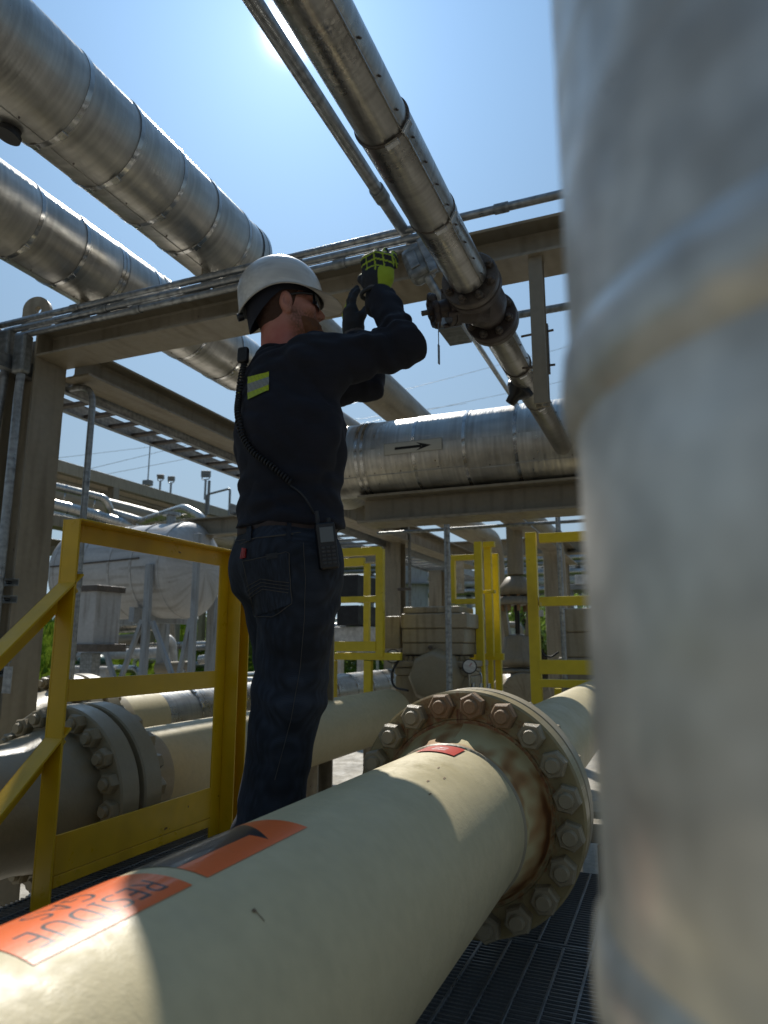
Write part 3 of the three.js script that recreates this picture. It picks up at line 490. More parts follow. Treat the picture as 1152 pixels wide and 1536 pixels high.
// ---------------------------------------------------------------- overhead steel
{
  const yb = 2.056;
  single('steel_beam', ibeam('x', V(-2.735, yb + 0.068, -2.377), 3.68, 0.185, 0.136, 0.011, 0.008), M.beige, 'long beige steel beam overhead behind the worker', 'beam');
  const col = thing('steel_column', 'thick beige steel column at the left edge with conduits strapped to it', 'column');
  part(col, 'column_shaft', boxUV(ibeam('y', V(0, 0, 0), yb - GY + 0.134, 0.185, 0.195, 0.012, 0.009).rotateY(Math.PI / 2).translate(-2.835, GY, -2.377)), M.beige);
  for (const y of [0.893, 0.633, 0.574, 0.969]) {   // strut channel clamps across the column
    const ch = part(col, 'strut_channel', [bb(-3.03, -2.70, y - 0.017, y + 0.017, -2.281, -2.277, 0), bb(-3.03, -2.70, y + 0.012, y + 0.017, -2.2775, -2.255, 0), bb(-3.03, -2.70, y - 0.017, y - 0.012, -2.2775, -2.255, 0)], M.galvDark);
    part(ch, 'clamp_bolt', cyl(V(-2.745, y, -2.2765), V(-2.745, y, -2.25), 0.008, 0.008, 6), M.strap);
  }
  part(col, 'base_plate', bb(-3.02, -2.62, GY + 0.004, GY + 0.03, -2.55, -2.2), M.beige);
  settle(col);
  // lifting lug: rounded plate with a hole
  const lp = at(59, 468, 'z', -2.47), s = new THREE.Shape(); s.moveTo(-0.07, -0.12); s.lineTo(-0.07, 0.0); s.absarc(0, 0.0, 0.07, Math.PI, 0, true); s.lineTo(0.07, -0.12); s.closePath();
  const hole = new THREE.Path(); hole.absellipse(0.012, -0.004, 0.017, 0.021, 0, 2 * Math.PI); s.holes.push(hole);
  single('lifting_lug', boxUV(crease(new THREE.ExtrudeGeometry(s, { depth: 0.03, bevelEnabled: true, bevelSize: 0.002, bevelThickness: 0.002, bevelSegments: 1, curveSegments: 16 }), 0.5)).rotateY(0.35).translate(lp.x, lp.y, lp.z), M.beigeB, 'rounded beige lifting lug plate with a hole on top of the left column', 'lifting lug');
  single('steel_beam', ibeam('z', V(-2.69, 2.078, -5.8), 3.32, 0.185, 0.134, 0.011, 0.008), M.beige, 'beige beam running back from the left column above the cable tray', 'beam');
  single('steel_beam', ibeam('z', V(-3.04, 2.18, -2.2), 2.6, 0.17, 0.134, 0.011, 0.008), M.beige, 'dark beam entering at the left edge above the column', 'beam');
  single('hanger_post', ibeam('y', V(-0.361, 1.508, -2.33), yb - 1.508, 0.048, 0.048, 0.005, 0.005), M.beige, 'thin beige hanger post under the beam beside the slim pipe', 'post');
  single('u_bolt', [cyl(V(-0.315, 1.79, -2.36), V(-0.43, 1.785, -2.36), 0.0045, 0.0045, 8), cyl(V(-0.315, 1.66, -2.36), V(-0.43, 1.665, -2.36), 0.0045, 0.0045, 8), bb(-0.34, -0.333, 1.63, 1.815, -2.37, -2.35, 0.001)], M.iron, 'small dark clamp rods holding the slim pipe to the hanger post', 'clamp');
  // cable tray under that beam
  const tr = thing('cable_tray', 'ladder cable tray hung below the beam behind the column', 'cable tray');
  const tx0 = -2.82, tx1 = -3.06, ty = 1.973;
  for (const x of [tx0, tx1]) part(tr, 'side_rail', [bb(x - 0.003, x + 0.003, ty, ty + 0.075, -6.0, -0.7, 0), bb(x - 0.017, x + 0.017, ty - 0.003, ty, -6.0, -0.7, 0)], M.galv);
  for (let z = -0.8; z > -6.0; z -= 0.193) part(tr, 'rung', bb(tx1 + 0.004, tx0 - 0.004, ty + 0.002, ty + 0.02, z - 0.018, z + 0.018, 0.002), M.iron);
  settle(tr);
  // three galvanised conduits clipped along the beam, dropping down the column
  const zc = -2.240; let k = 0;
  for (const [y, x0, x1] of [[2.230, -2.96, 0.92], [2.191, -2.90, -0.70], [2.152, -2.82, -0.74]]) {
    const c = thing('conduit', ['top galvanised conduit running the whole length of the beam', 'middle galvanised conduit of three along the beam', 'lowest galvanised conduit of three along the beam'][k], 'conduit', 'conduits along the beam');
    const run = part(c, 'conduit_run', cyl(V(x0, y, zc), V(x1, y, zc), 0.0155, 0.0155, 16), M.galv);
    for (let x = x0 + 0.5; x < x1; x += 1.0) part(run, 'coupling', cyl(V(x - 0.025 + k * 0.11, y, zc), V(x + 0.025 + k * 0.11, y, zc), 0.019, 0.019, 16), M.galvDark);
    const xe = [-2.99, -2.88, -2.77][k], yc = y - 0.025;
    part(c, 'elbow_box', [bb(xe - 0.038, xe + 0.038, yc - 0.176, yc + 0.025, zc - 0.025, zc + 0.033, 0.017)], M.galvDark);
    part(c, 'conduit_drop', bent([V(xe, yc - 0.17, zc), V(xe, yc - 0.28, zc + 0.004), V(xe + 0.017 * (k - 1), yc - 0.46, zc + 0.017), V(xe + 0.017 * (k - 1), GY, zc + 0.017)], 0.020, 0.07, 16), M.galv);
    settle(c); k++;
  }
  // bent vertical conduit right of the column
  { const zz = -2.56, a = at(136, 640, 'z', zz), top = at(95, 583, 'z', zz), c = thing('conduit', 'bent galvanised pipe rising just right of the left column', 'conduit');
    part(c, 'conduit_run', bent([V(top.x - 0.3, top.y - 0.01, zz), V(a.x, top.y - 0.01, zz), V(a.x, GY, zz)], 0.016, 0.11, 16), M.galv);
    part(c, 'coupling', cyl(V(a.x, 0.97, zz), V(a.x, 1.04, zz), 0.020, 0.020, 16), M.galvDark); settle(c); }
  // conduits running along Z beside the slim pipe
  for (const [dx, dy, r, z0, z1, lab] of [[0, 0, 0.0222, 1.0, -2.36, 'stout galvanised conduit overhead crossing the gap beside the slim silver pipe'], [0.0, -0.004, 0.0135, -2.27, -5.2, 'thin conduit running back from the junction box, left of two'], [0.063, -0.008, 0.0135, -2.27, -5.2, 'thin conduit running back from the junction box, right of two']]) {
    const c = thing('conduit', lab, 'conduit'); part(c, 'conduit_run', cyl(V(-0.837 + dx, 2.237 + dy, z0), V(-0.837 + dx, 2.237 + dy, z1), r, r, 20), M.galv);
    part(c, 'coupling', cyl(V(-0.837 + dx, 2.237 + dy, z0 < 0 ? -2.8 : -1.98), V(-0.837 + dx, 2.237 + dy, z0 < 0 ? -2.85 : -2.04), r + 0.005, r + 0.005, 20), M.galvDark); settle(c);
  }
  // junction boxes
  const j = at(628, 397, 'z', -2.19), jb = thing('junction_box', 'grey conduit junction box with pale cover plate beside the gloved fist', 'junction box');
  const ang = 0.35;
  part(jb, 'box_body', bx(0.095, 0.135, 0.08, 0, 0, 0, 0.025).rotateZ(ang).translate(j.x, j.y, j.z), M.galvDark);
  part(jb, 'cover_plate', bx(0.036, 0.066, 0.010, -0.008, 0, 0.042, 0.004).rotateZ(ang).translate(j.x, j.y, j.z), M.galv, 'pale cover plate');
  part(jb, 'cover_bar', bx(0.034, 0.15, 0.022, 0.045, -0.01, 0.036, 0.008).rotateZ(ang).translate(j.x, j.y, j.z), M.galv);
  part(jb, 'conduit_stub', cyl(V(j.x + 0.03, j.y - 0.05, j.z), V(j.x + 0.11, j.y - 0.21, j.z - 0.08), 0.015, 0.015, 14), M.galv);
  settle(jb);
  const k2 = at(683, 493, 'z', -2.33), jc = thing('junction_box', 'flat grey junction box hanging under the conduits behind the valve', 'junction box');
  part(jc, 'box_body', bx(0.10, 0.05, 0.17, k2.x, k2.y, k2.z, 0.010), M.galv); part(jc, 'cover_plate', bx(0.088, 0.007, 0.15, k2.x, k2.y - 0.028, k2.z, 0.003), M.galvDark); settle(jc);
  const rr = at(790, 470, 'z', -3.2); single('conduit', cyl(V(-1.0, rr.y, -3.2), V(1.4, rr.y, -3.2), 0.019, 0.019, 16), M.galvDark, 'thin level conduit crossing behind the hanger post', 'conduit');
}

// ---------------------------------------------------------------- blurred insulated riser close to the camera
{
  const c = V(0.0817, 0, -0.204), R = 0.103, t = thing('insulated_riser', 'blurred silver insulated vertical pipe filling the right edge', 'pipe');
  const yj = EYE + 0.326 * 0.194 + 0.004;
  part(t, 'jacket_section', cyl(V(c.x, 0.002, c.z), V(c.x, yj, c.z), R, R, 96, true, 10), M.sheetNear);
  part(t, 'jacket_section', cyl(V(c.x, yj - 0.01, c.z), V(c.x, 3.0, c.z), R + 0.001, R + 0.001, 96, true, 10), M.sheetNear);
  part(t, 'swaged_bead', crease(ringLathe([[R, -0.012], [R + 0.003, -0.008], [R + 0.004, 0], [R + 0.003, 0.008], [R, 0.012]], V(c.x, yj, c.z), V(0, 1, 0), 96), 1), M.sheetNear);
  part(t, 'swaged_bead', crease(ringLathe([[R, -0.012], [R + 0.003, -0.008], [R + 0.003, 0], [R + 0.002, 0.008], [R, 0.012]], V(c.x, EYE - 0.075, c.z), V(0, 1, 0), 96), 1), M.sheetNear);
  part(t, 'deck_sleeve', ringLathe([[R, 0], [R + 0.03, 0], [R + 0.03, 0.05], [R, 0.06]], V(c.x, 0.0, c.z), V(0, 1, 0), 64), M.galv);
  settle(t);
}

// ---------------------------------------------------------------- yellow gate and stair rail
{
  const gx = -1.64, w = 0.065, th = 0.007;
  const g = thing('safety_gate', 'yellow painted steel handrail panel at the left, left of the worker', 'handrail');
  const z0 = -1.515, z1 = -2.36;
  // posts are angle iron: one leg in the rail plane, one leg turned toward the walkway
  for (const [z, s] of [[z0, -1], [z1, 1]]) part(g, 'post', [bb(gx, gx + th, -0.06, 1.06, z, z + s * w, 0.002), bb(gx + th, gx + w, -0.06, 1.058, z, z + s * th, 0.002)], M.yellow);
  const zi0 = z0 - w, zi1 = z1 + w;
  part(g, 'top_rail', [bb(gx, gx + th, 1.0, 1.06, zi0, zi1, 0.002), bb(gx + th, gx + w, 1.053, 1.06, zi0 + 0.057, zi1 - 0.057, 0.002)], M.yellow);
  part(g, 'middle_rail', [bb(gx, gx + th, 0.533, 0.597, zi0, zi1, 0.002)], M.yellow);
  part(g, 'toe_plate', [bb(gx, gx + th, 0.066, 0.172, zi0, zi1, 0.002)], M.yellow);
  part(g, 'bottom_rail', [bb(gx + 0.001, gx + 0.009, 0.034, 0.065, zi0, zi1, 0.002)], M.yellow);
  const g2 = part(g, 'post', [bb(gx, gx + th, -0.06, 1.04, z1 - 0.002, z1 - 0.067, 0.002), bb(gx + th, gx + w, -0.06, 1.038, z1 - 0.06, z1 - 0.067, 0.002)], M.yellow);
  for (const y of [0.86, 0.46]) part(g, 'post_bolt', cyl(V(gx + th - 0.001, y, z1 - 0.03), V(gx + th + 0.008, y, z1 - 0.03), 0.010, 0.010, 6), M.iron);
  settle(g);
  const s = thing('stair_rail', 'sloping yellow stair rails descending left from the gate post', 'handrail');
  const dirS = V(0, -0.68, 0.73).normalize();
  for (const y of [0.90, 0.47]) {
    const a = V(gx + 0.02, y, z0 - 0.03), b = a.clone().addScaledVector(dirS, 1.35), n = V(0, dirS.z, -dirS.y);
    const o = a.clone().add(b).multiplyScalar(0.5), L = 1.35, m4 = new THREE.Matrix4().makeBasis(V(1, 0, 0), n, dirS);
    const face = bx(th, w * 1.0, L, -0.0165, -w / 2, 0, 0.002).applyMatrix4(m4).translate(o.x, o.y, o.z), top = bx(w, th, L, w / 2 - 0.02, -0.0035, 0, 0.002).applyMatrix4(m4).translate(o.x, o.y, o.z);
    part(s, 'rail', [face, top], M.yellow);
  }
  settle(s);
}

// ---------------------------------------------------------------- solid modelling for the worker: distance fields meshed by surface nets
function surfaceNets(f, lo, hi, cell) {
  const n = [0, 1, 2].map((k) => Math.ceil((hi.getComponent(k) - lo.getComponent(k)) / cell) + 1), [nx, ny, nz] = n;
  const val = new Float32Array(nx * ny * nz), id = (i, j, k) => (k * ny + j) * nx + i;
  for (let k = 0; k < nz; k++) for (let j = 0; j < ny; j++) for (let i = 0; i < nx; i++) val[id(i, j, k)] = f(lo.x + i * cell, lo.y + j * cell, lo.z + k * cell);
  const vi = new Int32Array(nx * ny * nz).fill(-1), P = [], I = [], C = [];
  for (let q = 0; q < 8; q++) C.push([q & 1, (q >> 1) & 1, q >> 2]);
  const E = []; for (let a = 0; a < 8; a++) for (const b of [a | 1, a | 2, a | 4]) if (b !== a) E.push([a, b]);
  for (let k = 0; k < nz - 1; k++) for (let j = 0; j < ny - 1; j++) for (let i = 0; i < nx - 1; i++) {
    let m = 0; const v = C.map(([a, b, c], q) => { const s = val[id(i + a, j + b, k + c)]; if (s < 0) m |= 1 << q; return s; });
    if (m === 0 || m === 255) continue;
    let x = 0, y = 0, z = 0, c = 0;
    for (const [a, b] of E) if ((v[a] < 0) !== (v[b] < 0)) { const t = v[a] / (v[a] - v[b]); x += C[a][0] + t * (C[b][0] - C[a][0]); y += C[a][1] + t * (C[b][1] - C[a][1]); z += C[a][2] + t * (C[b][2] - C[a][2]); c++; }
    vi[id(i, j, k)] = P.length / 3; P.push(lo.x + (i + x / c) * cell, lo.y + (j + y / c) * cell, lo.z + (k + z / c) * cell);
  }
  for (let k = 1; k < nz - 1; k++) for (let j = 1; j < ny - 1; j++) for (let i = 1; i < nx - 1; i++) {
    const s = val[id(i, j, k)] < 0;
    for (const [di, dj, dk, q] of [[1, 0, 0, [[0, 0, 0], [0, -1, 0], [0, -1, -1], [0, 0, -1]]], [0, 1, 0, [[0, 0, 0], [0, 0, -1], [-1, 0, -1], [-1, 0, 0]]], [0, 0, 1, [[0, 0, 0], [-1, 0, 0], [-1, -1, 0], [0, -1, 0]]]]) {
      if (s === val[id(i + di, j + dj, k + dk)] < 0) continue;
      const w = q.map(([a, b, c]) => vi[id(i + a, j + b, k + c)]); if (w.some((e) => e < 0)) continue;
      if (s) I.push(w[0], w[1], w[2], w[0], w[2], w[3]); else I.push(w[0], w[2], w[1], w[0], w[3], w[2]);
    }
  }
  const g = new THREE.BufferGeometry(), N = new Float32Array(P.length), e = cell * 0.5;
  for (let i = 0; i < P.length; i += 3) {
    const [x, y, z] = [P[i], P[i + 1], P[i + 2]], v = V(f(x + e, y, z) - f(x - e, y, z), f(x, y + e, z) - f(x, y - e, z), f(x, y, z + e) - f(x, y, z - e)).normalize();
    N[i] = v.x; N[i + 1] = v.y; N[i + 2] = v.z;
  }
  g.setAttribute('position', new THREE.Float32BufferAttribute(P, 3)); g.setAttribute('normal', new THREE.BufferAttribute(N, 3)); g.setIndex(I);
  return g;
}
function softUV(g) { const p = g.attributes.position, uv = new Float32Array(p.count * 2); for (let i = 0; i < p.count; i++) { uv[i * 2] = p.getX(i) * 0.8 + p.getZ(i) * 0.9; uv[i * 2 + 1] = p.getY(i); } g.setAttribute('uv', new THREE.BufferAttribute(uv, 2)); return g; }
const smin = (a, b, k) => { const h = Math.max(0, k - Math.abs(a - b)) / k; return Math.min(a, b) - h * h * k * 0.25; };
// tapered capsule, cross-section widened by s along unit vector w
function cap(a, b, ra, rb, s = 1, w = null) {
  const dx = b.x - a.x, dy = b.y - a.y, dz = b.z - a.z, L = dx * dx + dy * dy + dz * dz || 1e-9, k = 1 / s;
  return (x, y, z) => {
    let px = x - a.x, py = y - a.y, pz = z - a.z;
    let t = (px * dx + py * dy + pz * dz) / L; t = t < 0 ? 0 : t > 1 ? 1 : t;
    px -= dx * t; py -= dy * t; pz -= dz * t;
    if (w) { const q = (px * w.x + py * w.y + pz * w.z) * (1 - k); px -= q * w.x; py -= q * w.y; pz -= q * w.z; }
    return Math.sqrt(px * px + py * py + pz * pz) - (ra + (rb - ra) * t);
  };
}
function ell(c, X, Y, Z, rx, ry, rz) {   // ellipsoid in a frame
  const m = Math.min(rx, ry, rz);
  return (x, y, z) => { const px = x - c.x, py = y - c.y, pz = z - c.z, a = (px * X.x + py * X.y + pz * X.z) / rx, b = (px * Y.x + py * Y.y + pz * Y.z) / ry, d = (px * Z.x + py * Z.y + pz * Z.z) / rz, q = Math.sqrt(a * a + b * b + d * d); return (q - 1) * m * (q > 1 ? 1 : 1); };
}
const blend = (list, k) => (x, y, z) => { let d = list[0](x, y, z); for (let i = 1; i < list.length; i++) d = smin(d, list[i](x, y, z), k); return d; };
const EYEP = V(0, EYE, 0);
function trace(px, py, f, off = 0, from = 1.2) {   // first meeting of a sight line with a field
  const d = at(px, py, 'r', 1).sub(EYEP).normalize(); let t = from, best = 9, bt = from;
  for (let i = 0; i < 200; i++) { const p = EYEP.clone().addScaledVector(d, t), v = f(p.x, p.y, p.z); if (v < best) { best = v; bt = t; } if (v < 0.0005) break; t += Math.max(0.001, v * 0.6); if (t > 4) { t = bt; break; } }
  const p = EYEP.clone().addScaledVector(d, t), e = 0.004, n = V(f(p.x + e, p.y, p.z) - f(p.x - e, p.y, p.z), f(p.x, p.y + e, p.z) - f(p.x, p.y - e, p.z), f(p.x, p.y, p.z + e) - f(p.x, p.y, p.z - e)).normalize();
  return p.addScaledVector(n, off);
}
function drape(rows, f, off) {   // rows of survey marks -> cloth patch lying on a field
  const P = [], U = [], I = [], nr = rows.length, nc = rows[0].length;
  rows.forEach((r, i) => r.forEach(([px, py], j) => { const p = trace(px, py, f, off); P.push(p.x, p.y, p.z); U.push(j / (nc - 1), 1 - i / (nr - 1)); if (i && j) { const o = i * nc + j; I.push(o - nc - 1, o - 1, o - nc, o - nc, o - 1, o); } }));
  const g = new THREE.BufferGeometry(); g.setAttribute('position', new THREE.Float32BufferAttribute(P, 3)); g.setAttribute('uv', new THREE.Float32BufferAttribute(U, 2)); g.setIndex(I); g.computeVertexNormals(); return g;
}
const quad = (a, b, c, d, nr, nc) => { const rows = []; for (let i = 0; i <= nr; i++) { const r = [], v = i / nr; for (let j = 0; j <= nc; j++) { const u = j / nc; r.push([0, 1].map((k) => (a[k] * (1 - u) + b[k] * u) * (1 - v) + (d[k] * (1 - u) + c[k] * u) * v)); } rows.push(r); } return rows; };
const line = (pts, n = 6) => { const o = []; for (let i = 0; i < pts.length - 1; i++) for (let k = 0; k < n; k++) o.push([0, 1].map((c) => pts[i][c] + (pts[i + 1][c] - pts[i][c]) * k / n)); o.push(pts.at(-1)); return o; };

// ---------------------------------------------------------------- the worker
{
  const R = V(0.78, 0, 0.62).normalize(), Fv = V(0.62, 0, -0.78).normalize(), Y = V(0, 1, 0);
  const off = (p, r, u, f) => p.clone().addScaledVector(R, r).addScaledVector(Y, u).addScaledVector(Fv, f);
  const P0 = V(-1.055, 0.955, -1.825), CH = V(-1.062, 1.34, -1.828), NB = V(-1.092, 1.545, -1.818);
  const shR = V(-0.945, 1.525, -1.765), elR = V(-0.708, 1.595, -1.878), wrR = V(-0.822, 1.845, -1.960);
  const shL = V(-1.185, 1.52, -1.925), elL = V(-0.925, 1.60, -2.10), wrL = V(-0.985, 1.79, -2.13);
  const hipR = off(P0, 0.088, -0.05, 0.005), hipL = off(P0, -0.088, -0.05, 0.0);
  const knR = V(-1.012, 0.55, -1.768), knL = V(-1.085, 0.54, -1.905);
  const SIZE = 0.95, SOLE = -0.0368;   // modelled at 1.9 m with the hat, then sized to stand 1.8 m on the deck
  const stand = (o) => { settle(o); o.scale.setScalar(SIZE); o.position.multiplyScalar(SIZE).add(V(0, -SOLE * SIZE, 0)); return o; };
  const anR = V(-1.062, 0.08 + SOLE, -1.708), anL = V(-1.15, 0.08 + SOLE, -1.862);
  const man = thing('person', 'worker in white hard hat, navy shirt and jeans reaching up to the overhead valve', 'person');
  const wr = (amp, sx, sy, sz) => (x, y, z) => amp * fbm(x * sx, y * sy, z * sz, 3);

  // shirt
  const shirtParts = blend([
    cap(off(P0, 0, 0.09, 0.0), CH, 0.150, 0.150, 1.22, R), cap(CH, off(NB, 0, -0.10, 0.01), 0.148, 0.105, 1.5, R),
    cap(off(NB, 0.06, -0.055, -0.045), off(NB, 0.07, -0.18, -0.035), 0.080, 0.095), cap(off(NB, -0.06, -0.06, -0.035), off(NB, -0.07, -0.18, -0.02), 0.078, 0.09), cap(off(NB, 0, -0.065, 0), shR, 0.080, 0.088), cap(off(NB, 0, -0.07, 0), shL, 0.075, 0.080), cap(off(NB, 0, -0.08, -0.01), off(NB, 0, 0.03, 0.006), 0.09, 0.078),
  ], 0.07);
  const armR = blend([cap(shR, elR, 0.086, 0.062), cap(elR, wrR, 0.062, 0.045)], 0.035), armL = blend([cap(shL, elL, 0.084, 0.066), cap(elL, wrL, 0.064, 0.046)], 0.035);
  const dR = elR.clone().sub(shR).normalize(), dR2 = wrR.clone().sub(elR).normalize();
  const fold = (x, y, z, o, d, fr, amp, c0, w) => { const s = (x - o.x) * d.x + (y - o.y) * d.y + (z - o.z) * d.z; const e = Math.exp(-((s - c0) ** 2) / (w * w)); return amp * e * Math.sin(s * fr + 3.2 * noise(x * 8, y * 8, z * 8)); };
  const shirtRaw = (x, y, z) => {
    let d = smin(shirtParts(x, y, z), armR(x, y, z), 0.06); d = smin(d, armL(x, y, z), 0.06);
    d += 0.010 * fbm(x * 7, y * 5, z * 7, 3) + 0.009 * (1 - Math.abs(2 * noise(x * 8 + y * 6, y * 10, z * 8 - y * 5))) - 0.004;
    d += fold(x, y, z, shR, dR, 110, 0.0045, 0.24, 0.09) + fold(x, y, z, elR, dR2, 120, 0.004, 0.06, 0.08);
    if (y < 1.22) d += 0.0045 * Math.sin(y * 95 + 5 * noise(x * 6, y * 4, z * 6)) * Math.min(1, (1.22 - y) / 0.08) - 0.006 * Math.max(0, Math.min(1, (1.12 - y) / 0.06));
    return d;
  };
  const hem = 1.035, nk = off(NB, 0, 0.052, 0), nn = V(0, 1, 0).addScaledVector(Fv, 0.28).normalize();
  const cuffR = wrR.clone().addScaledVector(dR2, -0.030), dL2 = wrL.clone().sub(elL).normalize(), cuffL = wrL.clone().addScaledVector(dL2, -0.012);
  const plane = (o, n) => (x, y, z) => (x - o.x) * n.x + (y - o.y) * n.y + (z - o.z) * n.z;
  const cut1 = plane(cuffR, dR2), cut2 = plane(cuffL, dL2), cutN = plane(nk, nn);
  const shirt = (x, y, z) => {
    let d = shirtRaw(x, y, z);
    d = Math.max(d, hem + 0.012 * noise(x * 14, 0, z * 14) - y);
    const nearN = Math.hypot(x - NB.x, z - NB.z); if (nearN < 0.13) d = Math.max(d, cutN(x, y, z));
    if (Math.hypot(x - wrR.x, y - wrR.y, z - wrR.z) < 0.12) d = Math.max(d, cut1(x, y, z));
    if (Math.hypot(x - wrL.x, y - wrL.y, z - wrL.z) < 0.12) d = Math.max(d, cut2(x, y, z));
    return d;
  };
  const cloth = (r, g, b, map, s, bump, rough = 0.92) => new THREE.MeshPhysicalMaterial({ color: lin(r, g, b), map: rep(map, s), roughness: rough, sheen: 0.35, sheenRoughness: 0.6, sheenColor: lin(r * 3, g * 3, b * 3), bumpMap: rep(T.knit, s * 2), bumpScale: bump });
  const shirtMat = cloth(0.0105, 0.0125, 0.024, T.blot, 2, 0.0006), jeanMat = cloth(0.030, 0.037, 0.053, T.denim, 2.2, 0.0007);
  const shirtMesh = part(man, 'shirt', softUV(surfaceNets(shirt, V(-1.45, 0.99, -2.32), V(-0.54, 1.92, -1.52), 0.0095)), shirtMat, 'navy long sleeved shirt');
  part(shirtMesh, 'collar', (() => { const pts = []; for (let i = 0; i < 40; i++) { const a = i / 40 * 2 * Math.PI; pts.push(nk.clone().addScaledVector(R, 0.076 * Math.cos(a)).addScaledVector(Fv, 0.004 + 0.075 * Math.sin(a)).addScaledVector(Y, -0.004 - 0.28 * 0.075 * Math.sin(a))); } return new THREE.TubeGeometry(new THREE.CatmullRomCurve3(pts, true), 80, 0.006, 8, true); })(), shirtMat);
  // reflective tape on the back of the right shoulder
  const tapeTex = canvasTex(256, 128, (k, w, h) => { k.fillStyle = '#c3d41a'; k.fillRect(0, 0, w, h); k.fillStyle = '#9a9d9a'; k.fillRect(0, h * 0.3, w, h * 0.4); k.strokeStyle = '#1b2016'; k.lineWidth = 4; for (let i = -6; i < 22; i++) { k.beginPath(); k.moveTo(i * 16, h); k.lineTo(i * 16 + 40, 0); k.stroke(); } });
  const tapeMat = new THREE.MeshStandardMaterial({ map: tapeTex, roughness: 0.5, side: THREE.DoubleSide });
  part(shirtMesh, 'reflective_tape', drape(quad([373, 566], [404, 558], [404, 586], [373, 600], 8, 10), shirt, 0.004), tapeMat, 'yellow and silver reflective tape with slanted stripes');
  part(shirtMesh, 'reflective_tape', drape(quad([357.5, 590], [361.5, 585], [361.5, 610], [357.5, 614], 5, 4), shirt, 0.004), tapeMat);

  // jeans
  const jeansRaw = blend([cap(off(P0, 0, 0.10, 0), off(P0, 0, -0.03, -0.005), 0.128, 0.142, 1.22, R), cap(hipR, knR, 0.126, 0.098), cap(knR, anR, 0.098, 0.082), cap(hipL, knL, 0.120, 0.088), cap(knL, anL, 0.088, 0.078), ell(off(P0, 0.07, -0.02, -0.07), R, Y, Fv, 0.09, 0.11, 0.09), ell(off(P0, -0.07, -0.02, -0.07), R, Y, Fv, 0.09, 0.11, 0.09)], 0.045);
  const jeans = (x, y, z) => {
    let d = jeansRaw(x, y, z) + 0.008 * fbm(x * 8, y * 4, z * 8, 3);
    const kn = Math.exp(-(((y - 0.52) / 0.13) ** 2)), cr = Math.exp(-(((y - 0.80) / 0.08) ** 2)), an = Math.exp(-(((y - 0.14) / 0.12) ** 2));
    d += 0.006 * (1 - Math.abs(2 * noise(x * 6 + y * 5, y * 7, z * 6 - y * 4))) - 0.003; d += (0.0035 * kn + 0.004 * cr + 0.005 * an) * Math.sin(y * 70 + 6 * noise(x * 5, y * 5, z * 5) + x * 14);
    return Math.max(d, y - 1.062, 0.035 + SOLE - y);
  };
  const jm = part(man, 'jeans', softUV(surfaceNets(jeans, V(-1.42, -0.07, -2.12), V(-0.74, 1.10, -1.50), 0.0095)), jeanMat, 'dark blue denim jeans');
  const thread = new THREE.MeshStandardMaterial({ color: lin(0.075, 0.068, 0.058), roughness: 0.8 });
  const stitch = (pts, r = 0.0011, n = 6) => new THREE.TubeGeometry(new THREE.CatmullRomCurve3(line(pts, n).map(([a, b]) => trace(a, b, jeans, 0.0042))), line(pts, n).length * 2, r, 5, false);
  const pk = part(jm, 'back_pocket', drape(quad([366, 842], [433, 828], [438, 905], [384, 925], 10, 10), jeans, 0.0035), new THREE.MeshPhysicalMaterial({ color: lin(0.036, 0.044, 0.062), map: rep(T.denim, 0.5), roughness: 0.9, side: THREE.DoubleSide }), 'right back pocket with stitched chevrons');
  part(pk, 'stitching', [stitch([[366, 842], [433, 828], [438, 905], [410, 926], [384, 925], [366, 842]]), stitch([[372, 880], [392, 868], [434, 874]]), stitch([[373, 886], [393, 873], [434, 879]]), stitch([[374, 892], [394, 879], [434, 884]]), stitch([[375, 896], [395, 884], [433, 889]])], thread);
  part(pk, 'pocket_patch', drape(quad([399, 832], [416, 829], [417, 837], [401, 840], 3, 5), jeans, 0.006), M.black, 'small black patch on the pocket');
  part(jm, 'side_seam', [stitch([[455, 815], [458, 870], [456, 930], [450, 1000], [436, 1080], [412, 1170]], 0.0008)], thread);
  part(jm, 'waistband', [stitch([[354, 812], [400, 806], [450, 800]], 0.0012), stitch([[360, 818], [385, 808], [440, 803]], 0.001)], thread);
  for (const [a, b] of [[373, 376], [430, 433]]) part(jm, 'belt_loop', drape(quad([a, 784], [a + 7, 783], [a + 6, 812], [a - 1, 813], 6, 3), jeans, 0.007), jeanMat);
  const belt = []; for (let i = 0; i < 48; i++) { const a = i / 48 * 2 * Math.PI; let s = 0.08; const e = R.clone().multiplyScalar(Math.cos(a)).addScaledVector(Fv, Math.sin(a)); while (jeans(P0.x + e.x * s, 1.036, P0.z + e.z * s) < 0 && s < 0.3) s += 0.002; belt.push([s + 0.004, e]); }
  part(man, 'belt', (() => { const Pp = [], I = []; belt.forEach(([s, e], i) => { for (const [dr, y] of [[-0.002, 1.018], [0.003, 1.019], [0.003, 1.055], [-0.002, 1.056]]) Pp.push(P0.x + e.x * (s + dr), y, P0.z + e.z * (s + dr)); const o = i * 4, q = ((i + 1) % 48) * 4; for (let k = 0; k < 4; k++) { const l = (k + 1) % 4; I.push(o + k, o + l, q + k, q + k, o + l, q + l); } }); const g = new THREE.BufferGeometry(); g.setAttribute('position', new THREE.Float32BufferAttribute(Pp, 3)); g.setIndex(I); g.computeVertexNormals(); return g; })(), new THREE.MeshStandardMaterial({ color: lin(0.03, 0.015, 0.012), roughness: 0.6, side: THREE.DoubleSide }));

